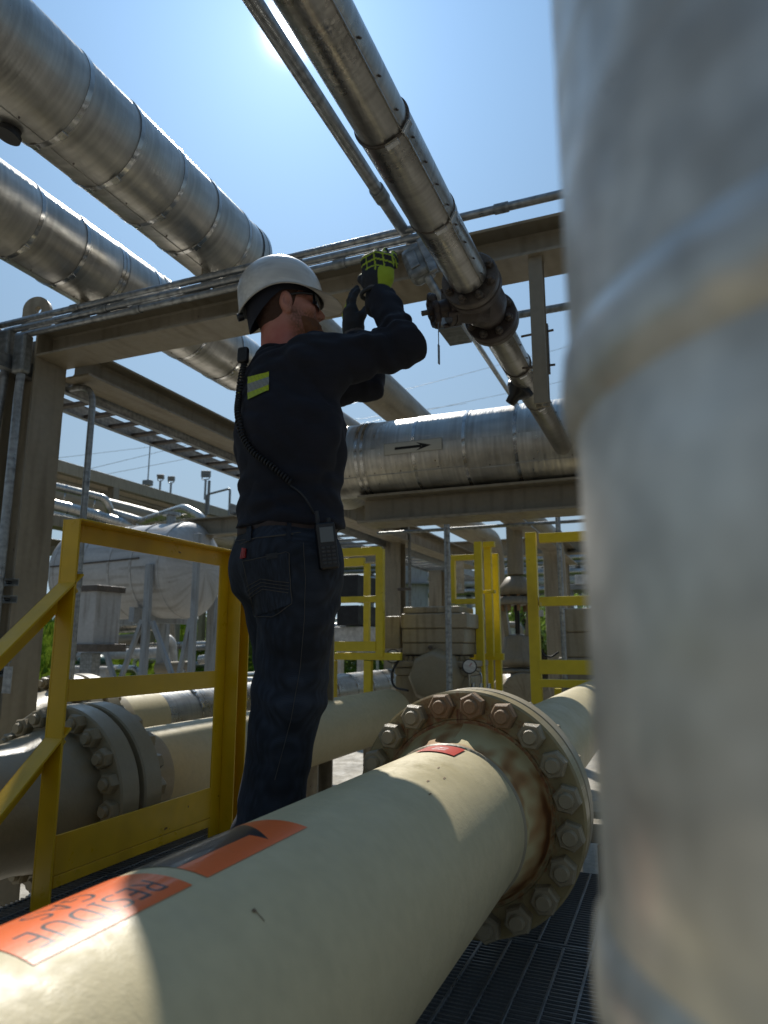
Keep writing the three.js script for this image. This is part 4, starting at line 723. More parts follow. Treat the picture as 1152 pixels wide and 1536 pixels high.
  // boots
  for (const an of [anR, anL]) {
    const b = V(an.x, SOLE, an.z), f = blend([cap(b.clone().add(V(0, 0.06, 0)), b.clone().add(V(0, 0.16, 0)), 0.062, 0.06), cap(b.clone().addScaledVector(Fv, -0.03).add(V(0, 0.05, 0)), b.clone().addScaledVector(Fv, 0.15).add(V(0, 0.04, 0)), 0.05, 0.048, 1.1, R)], 0.05), f2 = (x, y, z) => Math.max(f(x, y, z), SOLE + 0.002 - y);
    const bo = part(man, 'boot', softUV(surfaceNets(f2, b.clone().add(V(-0.28, -0.02, -0.28)), b.clone().add(V(0.28, 0.24, 0.28)), 0.009)), paint(0.06, 0.04, 0.025, { rough: 0.7 }));
  }

  // body: one continuous figure inside the clothes, with a finer head
  const HF = V(0.80, 0.16, -0.58).normalize(), HR = HF.clone().cross(Y).normalize(), HU = HR.clone().cross(HF).normalize();
  const HC = V(-1.098, 1.775, -1.836), h = (r, u, f) => HC.clone().addScaledVector(HR, r).addScaledVector(HU, u).addScaledVector(HF, f);
  const torsoBody = blend([cap(P0, CH, 0.105, 0.115, 1.25, R), cap(CH, NB, 0.11, 0.07, 1.3, R), cap(NB, shR, 0.05, 0.055), cap(NB, shL, 0.05, 0.055), cap(shR, elR, 0.05, 0.038), cap(elR, wrR, 0.038, 0.029), cap(wrR, wrR.clone().addScaledVector(dR2, 0.05), 0.029, 0.024), cap(shL, elL, 0.05, 0.038), cap(elL, wrL, 0.038, 0.029), cap(wrL, wrL.clone().addScaledVector(dL2, 0.05), 0.029, 0.024), cap(hipR, knR, 0.08, 0.055), cap(knR, anR, 0.05, 0.04), cap(hipL, knL, 0.08, 0.055), cap(knL, anL, 0.05, 0.04), cap(off(NB, 0, -0.04, 0), h(0, -0.08, -0.025), 0.066, 0.064)], 0.04);
  const cran = ell(h(0, 0.030, -0.012), HR, HU, HF, 0.079, 0.100, 0.098), face = ell(h(0, -0.045, 0.028), HR, HU, HF, 0.062, 0.088, 0.070), chin = cap(h(-0.015, -0.108, 0.068), h(0.015, -0.108, 0.068), 0.024, 0.024), jawA = cap(h(0.052, -0.075, 0.005), h(0.018, -0.108, 0.065), 0.022, 0.02), jawB = cap(h(-0.052, -0.075, 0.005), h(-0.018, -0.108, 0.065), 0.022, 0.02), neck = cap(off(NB, 0, -0.03, 0), h(0, -0.07, -0.022), 0.068, 0.064, 1.05, HR);
  const nose = blend([cap(h(0, 0.005, 0.096), h(0, -0.034, 0.116), 0.009, 0.012), cap(h(-0.011, -0.040, 0.102), h(0.011, -0.040, 0.102), 0.009, 0.009)], 0.012), brow = cap(h(-0.04, 0.018, 0.082), h(0.04, 0.018, 0.082), 0.013, 0.013), lip = cap(h(-0.02, -0.070, 0.092), h(0.02, -0.070, 0.092), 0.008, 0.008), lip2 = cap(h(-0.017, -0.082, 0.090), h(0.017, -0.082, 0.090), 0.008, 0.008);
  const cheekR = ell(h(0.042, -0.028, 0.066), HR, HU, HF, 0.026, 0.024, 0.024), cheekL = ell(h(-0.042, -0.028, 0.066), HR, HU, HF, 0.026, 0.024, 0.024);
  const ear = (s) => { const c = h(0.080 * s, -0.012, -0.008), o = HR.clone().multiplyScalar(s).addScaledVector(HF, -0.35).normalize(), fr = HF.clone().addScaledVector(HR, 0.35 * s).normalize(); const disc = ell(c, o, HU, fr, 0.010, 0.034, 0.021), lobe = ell(h(0.077 * s, -0.042, -0.002), o, HU, fr, 0.009, 0.011, 0.010), dent = ell(c.clone().addScaledVector(o, 0.011).addScaledVector(fr, 0.004), o, HU, fr, 0.008, 0.019, 0.011); return (x, y, z) => Math.max(smin(disc(x, y, z), lobe(x, y, z), 0.008), -dent(x, y, z)); };
  const earR = ear(1), earL = ear(-1), headBase = blend([cran, face, chin, jawA, jawB, neck], 0.03), headFeat = blend([brow, cheekR, cheekL, lip, lip2], 0.012);
  const headF = (x, y, z) => { let d = smin(headBase(x, y, z), headFeat(x, y, z), 0.014); d = smin(d, nose(x, y, z), 0.012); d = smin(d, earR(x, y, z), 0.006); d = smin(d, earL(x, y, z), 0.006); return d; };
  const gBody = surfaceNets(torsoBody, V(-1.4, -0.05, -2.3), V(-0.58, 1.70, -1.58), 0.012), gHead = surfaceNets(headF, HC.clone().add(V(-0.17, -0.24, -0.17)), HC.clone().add(V(0.17, 0.17, 0.17)), 0.0034);
  for (const g of [gBody, gHead]) {
    const p = g.attributes.position, col = new Float32Array(p.count * 3);
    for (let i = 0; i < p.count; i++) { const x = p.getX(i), y = p.getY(i), z = p.getZ(i), n = fbm(x * 30, y * 30, z * 30, 3), m = fbm(x * 9, y * 9, z * 9, 2); const px = x - HC.x, py = y - HC.y, pz = z - HC.z, u = px * HU.x + py * HU.y + pz * HU.z, f = px * HF.x + py * HF.y + pz * HF.z, q = (a, b, t) => { t = Math.max(0, Math.min(1, (t - a) / (b - a))); return t * t * (3 - 2 * t); }; const st = g === gHead ? Math.min(1, q(-0.012, -0.06, u + 0.012 * m - 0.30 * Math.max(0, 0.05 - f)) * q(-0.022, 0.022, f + 0.015 * m) * q(-0.17, -0.13, u) * (0.75 + 0.8 * noise(x * 160, y * 160, z * 160))) : 0, rd = 0.06 * q(-0.05, -0.12, u); col[i * 3] = (0.46 + 0.07 * n) * (1 - st) + 0.17 * st; col[i * 3 + 1] = (0.205 + 0.06 * n - 0.03 * m - rd) * (1 - st) + 0.07 * st; col[i * 3 + 2] = (0.150 + 0.05 * n - 0.03 * m - rd * 0.8) * (1 - st) + 0.03 * st; }
    g.setAttribute('color', new THREE.BufferAttribute(col, 3)); softUV(g);
  }
  const skin = new THREE.MeshPhysicalMaterial({ vertexColors: true, roughness: 0.52, bumpMap: rep(T.orange, 14), bumpScale: 0.0005, sheen: 0.1 });
  part(man, 'body', [gBody, gHead], skin, 'ruddy neck and face turned to the valve');
  // short hair and beard as thin shells over the head
  const hairBase = blend([cran, neck], 0.03);
  const hairF = (x, y, z) => { const px = x - HC.x, py = y - HC.y, pz = z - HC.z, u = px * HU.x + py * HU.y + pz * HU.z, f = px * HF.x + py * HF.y + pz * HF.z, sm = (a, b, t) => { t = Math.max(0, Math.min(1, (t - a) / (b - a))); return t * t * (3 - 2 * t); }; const w = sm(-0.085, -0.045, u - 0.5 * Math.max(0, f + 0.035)) * (1 - sm(0.01, 0.05, f - 0.8 * Math.max(0, u - 0.02))); return hairBase(x, y, z) + 0.003 - 0.0075 * w - 0.0015 * w * noise(x * 90, y * 90, z * 90); };
  part(man, 'hair', softUV(surfaceNets(hairF, HC.clone().add(V(-0.14, -0.14, -0.14)), HC.clone().add(V(0.14, 0.16, 0.14)), 0.005)), new THREE.MeshStandardMaterial({ color: lin(0.06, 0.026, 0.014), roughness: 0.85, bumpMap: rep(T.orange, 16), bumpScale: 0.002 }), 'short cropped auburn hair');
  const beardBase = blend([face, chin, jawA, jawB], 0.03), ss = (a, b, t) => { t = Math.max(0, Math.min(1, (t - a) / (b - a))); return t * t * (3 - 2 * t); };
  const beardF = (x, y, z) => { const px = x - HC.x, py = y - HC.y, pz = z - HC.z, r = px * HR.x + py * HR.y + pz * HR.z, u = px * HU.x + py * HU.y + pz * HU.z, f = px * HF.x + py * HF.y + pz * HF.z; const w = ss(-0.045, -0.080, u - 0.35 * Math.max(0, 0.06 - f)) * ss(0.02, 0.055, f + 0.2 * (u + 0.06)); let d = beardBase(x, y, z) + 0.003 - 0.0125 * w - 0.004 * w * noise(x * 70, y * 70, z * 70); return smin(d, Math.hypot(r, u + 0.122, f - 0.074) - 0.025, 0.03); };
  part(man, 'beard', softUV(surfaceNets(beardF, HC.clone().add(V(-0.15, -0.2, -0.17)), HC.clone().add(V(0.17, 0.05, 0.15)), 0.004)), new THREE.MeshStandardMaterial({ color: lin(0.17, 0.07, 0.03), roughness: 0.9, bumpMap: rep(T.orange, 18), bumpScale: 0.003 }), 'full reddish beard');

  // safety glasses
  const dark = new THREE.MeshPhysicalMaterial({ color: lin(0.008, 0.008, 0.01), roughness: 0.15, clearcoat: 1 }), gl = [];
  for (let s of [-1, 1]) gl.push(tube([h(0.080 * s, 0.006, -0.005), h(0.081 * s, 0.012, 0.04), h(0.074 * s, 0.010, 0.082)], 0.0042, 8, 12));
  const lens = []; for (let i = 0; i <= 16; i++) lens.push(h(0.074 * Math.sin((i / 16 - 0.5) * 2.7) / Math.sin(1.35), 0.002, 0.078 + 0.034 * Math.cos((i / 16 - 0.5) * 2.7)));
  const lp = [], li = []; lens.forEach((p, i) => { for (const [du, df] of [[0.022, 0.001], [0.010, 0.003], [-0.012, 0.002], [-0.024, -0.004], [-0.024, -0.007], [0.022, -0.002]]) { const q = p.clone().addScaledVector(HU, du).addScaledVector(HF, df); lp.push(q.x, q.y, q.z); } if (i) for (let k = 0; k < 6; k++) { const a = (i - 1) * 6 + k, b = (i - 1) * 6 + (k + 1) % 6, c = i * 6 + k, d = i * 6 + (k + 1) % 6; li.push(a, c, b, b, c, d); } });
  const lg = new THREE.BufferGeometry(); lg.setAttribute('position', new THREE.Float32BufferAttribute(lp, 3)); lg.setIndex(li); lg.computeVertexNormals();
  const ga = part(man, 'safety_glasses', gl, M.black, 'dark wraparound safety glasses'); part(ga, 'lens', lg, dark);

  // hard hat: dome, drooping rim at the back, peak at the front, dark suspension inside
  const hatPt = (ph, t, inn) => {   // t 0 apex .. 1 rim .. 1.15 lip
    const front = Math.max(0, Math.cos(ph)), back = Math.max(0, -Math.cos(ph)), sx = 0.113 - inn, sz = 0.138 - inn;
    const th = Math.min(1, t / 0.8) * Math.PI / 2, drop = 0.012 + 0.045 * back * back + 0.030 * front * front;
    let r = Math.sin(th), u = 0.045 + (0.132 - inn) * Math.cos(th);
    if (t > 0.8) { const k = (t - 0.8) / 0.2; u -= drop * k; r *= 1 + 0.018 * k; }
    u += t < 0.6 ? 0.004 * Math.exp(-((Math.sin(ph) * r / 0.13) ** 2)) * (1 - inn * 300 > 0 ? 1 : 0) : 0;
    return h(sx * r * Math.sin(ph), u, sz * r * Math.cos(ph) - 0.010);
  };
  const hg = (inn) => { const P = [], I = [], nP = 72, nT = 26; for (let i = 0; i <= nT; i++) for (let j = 0; j <= nP; j++) { const p = hatPt(j / nP * 2 * Math.PI, i / nT, inn); P.push(p.x, p.y, p.z); if (i && j) { const o = i * (nP + 1) + j; const q = [o - nP - 2, o - 1, o - nP - 1, o - nP - 1, o - 1, o]; I.push(...(inn ? [...q].reverse() : q)); } } const g = new THREE.BufferGeometry(); g.setAttribute('position', new THREE.Float32BufferAttribute(P, 3)); g.setIndex(I); g.computeVertexNormals(); return softUV(g); };
  const hatMat = new THREE.MeshPhysicalMaterial({ color: lin(0.74, 0.72, 0.66), roughness: 0.35, clearcoat: 0.35, clearcoatRoughness: 0.25, map: rep(T.blot, 1.5), bumpMap: rep(T.orange, 3), bumpScale: 0.0008, side: THREE.DoubleSide });
  const hat = part(man, 'hard_hat', [hg(0), hg(0.0035)], hatMat, 'scuffed white hard hat');
  const rim = []; for (let j = 0; j < 72; j++) rim.push(hatPt(j / 72 * 2 * Math.PI, 1, 0)); part(hat, 'rim', new THREE.TubeGeometry(new THREE.CatmullRomCurve3(rim, true), 144, 0.0034, 6, true), hatMat);
  { const P = [], I = [], n = 30, m = 8; for (let s = 0; s < 2; s++) for (let i = 0; i <= n; i++) { const ph = (i / n - 0.5) * 2.5, len = 0.062 * Math.cos((i / n - 0.5) * Math.PI) ** 0.7; for (let j = 0; j <= m; j++) { const b = hatPt(ph, 1, 0.001), k = j / m, q = b.addScaledVector(HF, len * k * 0.95).addScaledVector(HU, -0.26 * len * k + (s ? -0.003 : 0.001)); P.push(q.x, q.y, q.z); if (i && j) { const o = s * (n + 1) * (m + 1) + i * (m + 1) + j, w = [o - m - 2, o - m - 1, o - 1, o - 1, o - m - 1, o]; I.push(...(s ? w.reverse() : w)); } } }
    const g = new THREE.BufferGeometry(); g.setAttribute('position', new THREE.Float32BufferAttribute(P, 3)); g.setIndex(I); g.computeVertexNormals(); part(hat, 'peak', softUV(g), hatMat); }
  { const P = [], I = [], n = 60; for (let i = 0; i <= n; i++) { const ph = i / n * 2 * Math.PI, back = Math.max(0, -Math.cos(ph)); for (const u of [0.062, 0.022 - 0.10 * back ** 1.3]) { const q = h(0.090 * Math.sin(ph), u, (0.118 - 0.06 * Math.max(0, -u) ) * Math.cos(ph) - 0.012); P.push(q.x, q.y, q.z); } if (i) { const o = i * 2; I.push(o - 2, o, o - 1, o - 1, o, o + 1); } }
    const g = new THREE.BufferGeometry(); g.setAttribute('position', new THREE.Float32BufferAttribute(P, 3)); g.setIndex(I); g.computeVertexNormals(); part(hat, 'suspension_band', softUV(g), new THREE.MeshStandardMaterial({ color: lin(0.012, 0.013, 0.022), roughness: 0.8, side: THREE.DoubleSide }), 'dark headband and ratchet inside the hat'); }
  const kn = hatPt(Math.PI, 0.99, 0); part(hat, 'ratchet_knob', cyl(kn.clone().addScaledVector(HF, 0.012).addScaledVector(HU, -0.012), kn.clone().addScaledVector(HF, -0.006).addScaledVector(HU, -0.016), 0.013, 0.013, 14), M.black);

  // gloves: palm, four bent fingers and a thumb each
  function glove(w, up, nrm, curl, thumbSide, name, S = 1) {
    const hu = up.clone().normalize(), hn = nrm.clone().addScaledVector(hu, -nrm.dot(hu)).normalize(), hl = hu.clone().cross(hn);   // hn: back of the hand
    const q = (l, u, n) => w.clone().addScaledVector(hl, l * S).addScaledVector(hu, u * S).addScaledVector(hn, n * S);
    const palm = blend([cap(q(-0.024, 0.035, 0), q(-0.030, 0.085, 0.004), 0.022, 0.021), cap(q(0.0, 0.03, 0), q(0.0, 0.09, 0.007), 0.024, 0.022), cap(q(0.024, 0.035, 0), q(0.030, 0.082, 0.004), 0.022, 0.020), cap(q(0, -0.045, 0), q(0, 0.03, 0), 0.038, 0.034, 1.12, hl)], 0.03);
    const fingers = [-0.034, -0.0115, 0.0115, 0.034].map((l, i) => {
      const L = [0.040, 0.046, 0.044, 0.035][i], a0 = q(l, [0.088, 0.094, 0.093, 0.084][i], 0.004); let a = curl[0], p = a0; const ch = [];
      for (const [len, da] of [[L, 0], [L * 0.68, curl[1]], [L * 0.55, curl[2]]]) { a += da; const e = p.clone().addScaledVector(hu, len * Math.cos(a)).addScaledVector(hn, -len * Math.sin(a)).addScaledVector(hl, l * 0.06); ch.push(cap(p, e, 0.0125 - ch.length * 0.001, 0.0118 - ch.length * 0.001)); p = e; }
      return blend(ch, 0.006);
    });
    const s = thumbSide, th = blend([cap(q(0.030 * s, 0.018, -0.006), q(0.052 * s, 0.05, -0.022), 0.017, 0.014), cap(q(0.052 * s, 0.05, -0.022), q(0.046 * s, 0.078, -0.040), 0.014, 0.012)], 0.01);
    const f = (x, y, z) => { let d = palm(x, y, z), m = 1; for (const k of fingers) { const v = k(x, y, z); if (v < m) m = v; } d = smin(d, m, 0.006); d = smin(d, th(x, y, z), 0.012); return d + 0.0012 * noise(x * 60, y * 60, z * 60); };
    const g = surfaceNets(f, w.clone().add(V(-0.12, -0.1, -0.12)), w.clone().add(V(0.12, 0.22, 0.12)), 0.003), p = g.attributes.position, N = g.attributes.normal, col = new Float32Array(p.count * 3);
    for (let i = 0; i < p.count; i++) {
      const d = V(p.getX(i), p.getY(i), p.getZ(i)).sub(w), l = d.dot(hl), u = d.dot(hu), n = N.getX(i) * hn.x + N.getY(i) * hn.y + N.getZ(i) * hn.z;
      let c = [0.012, 0.013, 0.017];
      const lime = [0.33, 0.43, 0.02];
      if (n > -0.15 && u > 0.052 + 0.25 * Math.abs(l - 0.012)) { const gu = ((u + Math.abs(l) * 0.30) / (0.019 * S)) % 1, gv = ((l / S + 0.2 + 0.12 * u) / 0.0230) % 1; c = S > 1 ? (gu < 0.24 || gv < 0.16 ? lime : c) : (n > 0.25 && l * s < -0.012 ? lime : c); }
      if (u < 0.066 && u > 0.005 && n > -0.45 && l * -s > 0.012 && u < 0.07 - (0.03 - Math.abs(l)) * 0.3) c = lime;
      if (u < 0.004 && u > -0.012) c = [0.10, 0.10, 0.11];
      col.set(c, i * 3);
    }
    g.setAttribute('color', new THREE.BufferAttribute(col, 3)); softUV(g);
    const gm = part(man, 'glove', g, new THREE.MeshStandardMaterial({ vertexColors: true, roughness: 0.75, bumpMap: rep(T.knit, 8), bumpScale: 0.0006 }), name);
    const bandP = []; for (let i = 0; i < 28; i++) { const a = i / 28 * 2 * Math.PI; bandP.push(q(0.043 * Math.cos(a), -0.012, 0.038 * Math.sin(a))); }
    part(gm, 'wrist_strap', new THREE.TubeGeometry(new THREE.CatmullRomCurve3(bandP, true), 40, 0.0075, 6, true), M.rubber);
    return gm;
  }
  const toCam = EYEP.clone().sub(wrR).normalize();
  glove(wrR, V(0.02, 1, 0.02), V(toCam.x - 0.25, 0.30, toCam.z + 0.1), [0.75, 1.35, 1.1], -1, 'black glove with bright lime knuckle grid, closed in a fist', 1.26);
  glove(wrL, V(-0.13, 1, 0.02), RT.clone().multiplyScalar(-1).addScaledVector(toCam, 0.35), [0.12, 0.3, 0.3], 1, 'black and lime glove held upright behind the forearm');
  stand(man);

  // radio on the right hip, with coiled cord up the back
  const rc = trace(484, 826, jeans, 0.022), rn = R.clone().addScaledVector(Fv, -0.25).normalize(), ru = V(0, 1, 0).addScaledVector(Fv, -0.14).normalize(), rs = ru.clone().cross(rn).normalize();
  const rm = new THREE.Matrix4().makeBasis(rs, ru, rn).setPosition(rc);
  const rad = thing('handheld_radio', 'black handheld radio with grey screen clipped to the right hip', 'radio');
  const rp = (n, g, m, l) => part(rad, n, (Array.isArray(g) ? join(g) : g).applyMatrix4(rm), m, l);
  rp('radio_body', bx(0.054, 0.13, 0.034, 0, 0, 0, 0.007), M.black);
  rp('screen', bx(0.038, 0.042, 0.003, 0, 0.030, 0.0175, 0.001), new THREE.MeshPhysicalMaterial({ color: lin(0.11, 0.12, 0.125), roughness: 0.2 }));
  for (let i = 0; i < 5; i++) for (let j = 0; j < 3; j++) rp('key', bx(0.010, 0.006, 0.003, -0.014 + j * 0.014, -0.006 - i * 0.0105, 0.0178, 0.0012), paint(0.05, 0.05, 0.052, { rough: 0.5, bump: 0 }));
  rp('antenna', cyl(V(-0.017, 0.064, -0.004), V(-0.017, 0.10, -0.004), 0.0065, 0.005, 12), M.rubber);
  rp('volume_knob', cyl(V(0.012, 0.064, 0), V(0.012, 0.078, 0), 0.007, 0.006, 12), M.rubber);
  stand(rad);
  const path = [[374, 540], [367, 565], [363, 595], [362, 625], [368, 650], [384, 676], [408, 699], [438, 722]].map(([a, b]) => trace(a, b, shirt, 0.011)), plain = [[438, 722], [452, 742], [468, 768], [478, 790], [484, 806]].map(([a, b], i) => trace(a, b, i < 4 ? shirt : jeans, i < 4 ? 0.006 : 0.045));
  const cc = new THREE.CatmullRomCurve3(path), Lc = cc.getLength(), turns = Math.round(Lc / 0.0105), hp = [], fr = cc.computeFrenetFrames(turns * 10);
  for (let i = 0; i <= turns * 10; i++) { const p = cc.getPointAt(i / (turns * 10)), a = i / 10 * 2 * Math.PI; hp.push(p.addScaledVector(fr.normals[i], 0.0072 * Math.cos(a)).addScaledVector(fr.binormals[i], 0.0072 * Math.sin(a))); }
  const cord = thing('coiled_cord', 'black coiled radio cord running down the back of the navy shirt', 'cord');
  part(cord, 'coil', new THREE.TubeGeometry(new THREE.CatmullRomCurve3(hp), hp.length * 2, 0.0031, 5, false), M.rubber);
  part(cord, 'straight_wire', tube([hp.at(-1), ...plain.slice(1), rc.clone().addScaledVector(ru, 0.066).addScaledVector(rs, 0.012)], 0.003, 6, 40), M.rubber);
  part(cord, 'speaker_microphone', bx(0.035, 0.05, 0.022, 0, 0, 0, 0.008).translate(...trace(370, 536, shirt, 0.012).toArray()), M.black);
  stand(cord);
  const rd = trace(364, 838, jeans, 0.003); const pens = single('red_marker', [cyl(rd, rd.clone().add(V(0.006, 0.03, 0)), 0.006, 0.006, 10), cyl(rd.clone().addScaledVector(R, 0.02), rd.clone().addScaledVector(R, 0.022).add(V(0, 0.026, 0)), 0.006, 0.006, 10)], M.redPaint, 'two red pen caps sticking out of the back pocket', 'pen'); pens.scale.setScalar(SIZE); pens.position.set(0, -SOLE * SIZE, 0);
}

// ---------------------------------------------------------------- the plant behind
function pb(z, x0, y0, x1, y1, depth = 0.06, r = 0.003) {   // upright box whose front face at depth z spans two survey marks
  const ym = (y0 + y1) / 2, xm = (x0 + x1) / 2, l = at(x0, ym, 'z', z).x, rr = at(x1, ym, 'z', z).x, t = at(xm, y0, 'z', z).y, b = at(xm, y1, 'z', z).y;
  return bb(l, rr, b, t, z - depth, z, r);
}
const g2 = (px, py, z) => at(px, py, 'z', z);
// --- steel under the cross pipe
single('steel_beam', ibeam('x', V(-1.7, 1.49, -3.86), 4.3, 0.24, 0.17, 0.014, 0.01), M.beige, 'beige beam carrying the arrow marked cross pipe', 'beam');
for (const [x, lab] of [[g2(470, 900, -3.86).x, 'beige post under the cross pipe, hidden mostly by the worker'], [1.3, 'beige post under the cross pipe at the far right']]) single('steel_column', ibeam('y', V(x, GY, -3.86), 1.405 - GY, 0.2, 0.2, 0.014, 0.01), M.beige, lab, 'column');
{ // second frame farther back: column, header, long beams, tray
  const z = -7.6, c0 = g2(580, 800, z), c1 = g2(604, 800, z), yT = g2(590, 796, z).y, w = c1.x - c0.x;
  const col = thing('steel_column', 'beige column in the middle distance right of the worker', 'column');
  part(col, 'column_shaft', ibeam('y', V((c0.x + c1.x) / 2, GY, z), yT - GY, w, w * 0.9, 0.016, 0.012), M.beige);
  part(col, 'strut_arm', bb(c0.x - 0.3, c1.x + 0.12, yT - 0.02, yT + 0.05, z + w * 0.46, z + w * 0.46 + 0.04), M.galvDark);
  part(col, 'side_conduit', bent([V(c1.x + 0.0, yT - 0.03, z + 0.1), V(c1.x + 0.12, yT - 0.04, z + 0.1), V(c1.x + 0.12, 0.2, z + 0.1)], 0.018, 0.08, 10), M.galvDark);
  part(col, 'conduit_clip', bb(c1.x - 0.02, c1.x + 0.14, yT - 0.72, yT - 0.69, z + 0.09, z + 0.13), M.iron);
  settle(col);
  single('steel_beam', ibeam('x', V(-6, yT + 0.20, z), 9.5, 0.24, 0.24, 0.016, 0.012), M.beige, 'beige header beam on the middle distance column', 'beam');
  const cz = -10.5, d0 = g2(655, 850, cz), dT = g2(655, 830, cz).y;
  single('steel_beam', ibeam('x', V(-7, dT + 0.02, cz), 12, 0.26, 0.26, 0.016, 0.012), M.beigeB, 'farther beige header beam behind the yellow rails', 'beam');
  for (const [px, lab] of [[655, 'far beige column behind the yellow rail, left of two'], [842, 'far beige column behind the right yellow rail']]) { const q = g2(px, 850, cz); single('steel_column', ibeam('y', V(q.x, GY, cz), dT - GY - 0.12, 0.2, 0.2, 0.016, 0.012), M.beigeB, lab, 'column'); }
  for (const [x, lab] of [[-2.85, 'long beige beam running back under the tray, left'], [-1.35, 'long beige beam running back, middle'], [0.1, 'long beige beam running back, right']]) single('steel_beam', ibeam('z', V(x, yT - 0.05, -10.7), 5.2, 0.22, 0.22, 0.016, 0.012), M.beige, lab, 'beam', 'beams running back');
  const t = thing('cable_tray', 'far ladder cable tray beside the middle distance column', 'cable tray'), q = g2(640, 842, -9), tx = q.x, ty = q.y;
  for (const x of [tx, tx - 0.45]) part(t, 'side_rail', bb(x - 0.004, x + 0.004, ty, ty + 0.1, -12.5, -5.0, 0), M.galv);
  for (let zz = -5.1; zz > -12.4; zz -= 0.3) part(t, 'rung', bb(tx - 0.445, tx - 0.005, ty + 0.005, ty + 0.03, zz - 0.02, zz + 0.02, 0.002), M.galvDark);
  settle(t);
  // beige pipes with elbows dropping from the rack
  const e = (px, py, zz, r, top, lab) => { const a = g2(px, py, zz), o = thing('elbow_pipe', lab, 'pipe', 'elbow pipes'); part(o, 'pipe_run', bent([V(a.x, top, zz + 3.2), V(a.x, top, zz), V(a.x, GY, zz)], r, 0.34, 24), M.beigeB); part(o, 'pipe_collar', cyl(V(a.x, GY + 0.5, zz), V(a.x, GY + 0.56, zz), r * 1.5, r * 1.5, 24), M.beigeB); settle(o); };
  e(834, 900, -9.2, 0.14, g2(834, 800, -9.2).y - 0.1, 'beige pipe dropping in an elbow behind the right yellow rail');
  e(742, 900, -9.6, 0.15, g2(742, 800, -9.6).y - 0.12, 'beige pipe dropping in an elbow behind the middle yellow rail');
  const sp = g2(667, 770, -4.9); const cd = thing('conduit', 'slender upright galvanised conduit in front of the beige actuator housing', 'conduit');
  part(cd, 'conduit_run', cyl(V(g2(672, 900, -4.9).x, GY, -4.9), V(g2(672, 900, -4.9).x, sp.y, -4.9), 0.0225, 0.0225, 14), M.galv); part(cd, 'coupling', cyl(V(g2(672, 900, -4.9).x, 0.3, -4.9), V(g2(672, 900, -4.9).x, 0.38, -4.9), 0.028, 0.028, 14), M.galvDark); settle(cd);
  const c2 = g2(840, 850, -5.6), cd2 = thing('conduit', 'slender upright conduit behind the right yellow rail', 'conduit'); part(cd2, 'conduit_run', cyl(V(c2.x, GY, -5.6), V(c2.x + 0.0, 2.4, -5.6), 0.02, 0.02, 12), M.galv); part(cd2, 'coupling', cyl(V(c2.x, 1.5, -5.6), V(c2.x, 1.58, -5.6), 0.026, 0.026, 12), M.galvDark); settle(cd2);
  const hz = g2(700, 792, -6.2); single('conduit', cyl(V(-2.6, hz.y, -6.2), V(1.4, hz.y, -6.2), 0.016, 0.016, 12), M.galvDark, 'thin dark level conduit under the cross pipe', 'conduit');
}
// --- big beige valve on the left line
{
  const z = -5.25, t = thing('actuated_valve', 'large beige boxy valve operator at the end of the middle pipe', 'valve'), U = (a, b, c, d, dep, zo = 0) => pb(z + zo, 570 + a / 5.49, 780 + b / 5.49, 570 + c / 5.49, 780 + d / 5.49, dep, 0.012);
  part(t, 'operator_cap', U(190, 712, 655, 768, 0.42, -0.03), M.beigeB);
  part(t, 'operator_housing', U(168, 768, 715, 892, 0.5), M.beigeB);
  part(t, 'operator_housing', U(178, 892, 692, 1012, 0.48, -0.012), M.beigeB);
  part(t, 'operator_housing', U(182, 1012, 684, 1112, 0.46, -0.02), M.beigeB);
  part(t, 'yoke_block', U(205, 1112, 660, 1140, 0.42, -0.035), M.darkIron);
  const bf = part(t, 'bonnet_flange', U(112, 1162, 742, 1216, 0.58, 0.03), M.beigeB); part(t, 'bonnet_flange', U(118, 1220, 736, 1282, 0.57, 0.02), M.beigeB);
  for (let i = 0; i < 15; i++) { const p = g2(570 + (130 + i * 42) / 5.49, 780 + 1150 / 5.49, z - 0.01); part(bf, 'bonnet_nut', cyl(V(p.x, p.y - 0.02, p.z), V(p.x, p.y + 0.025, p.z), 0.019, 0.019, 6), M.bolt); }
  part(t, 'valve_body', U(125, 1282, 745, 1560, 0.5, -0.01), M.beigeB);
  const f = g2(570 + 430 / 5.49, 780 + 1300 / 5.49, z + 0.12); part(t, 'body_hub', ringLathe([[0.0, 0.02], [0.15, 0.02], [0.20, -0.02], [0.22, -0.14]], V(f.x, f.y, f.z), ZF, 8), M.creamDull);
  part(t, 'side_box', U(25, 792, 166, 1062, 0.3, -0.05), M.beige);
  part(t, 'name_plate', U(370, 722, 470, 760, 0.006, -0.022), M.beige); part(t, 'drain_plug', cyl(g2(570 + 412 / 5.49, 780 + 1050 / 5.49, z - 0.05), g2(570 + 412 / 5.49, 780 + 1050 / 5.49, z + 0.05), 0.02, 0.015, 8), M.iron);
  part(t, 'body_foot', bb(f.x - 0.2, f.x + 0.2, GY, f.y - 0.2, z - 0.4, z - 0.1), M.beige);
  settle(t);
}
{ const z = -5.9, t = thing('actuated_valve', 'beige boxy operator behind the right yellow rail', 'valve');
  part(t, 'operator_housing', pb(z, 845, 912, 905, 948, 0.4, 0.012), M.beigeB); part(t, 'operator_housing', pb(z - 0.012, 848, 948, 905, 986, 0.38, 0.012), M.beigeB); part(t, 'valve_body', pb(z - 0.01, 840, 986, 910, 1120, 0.4, 0.02), M.beige); settle(t); }
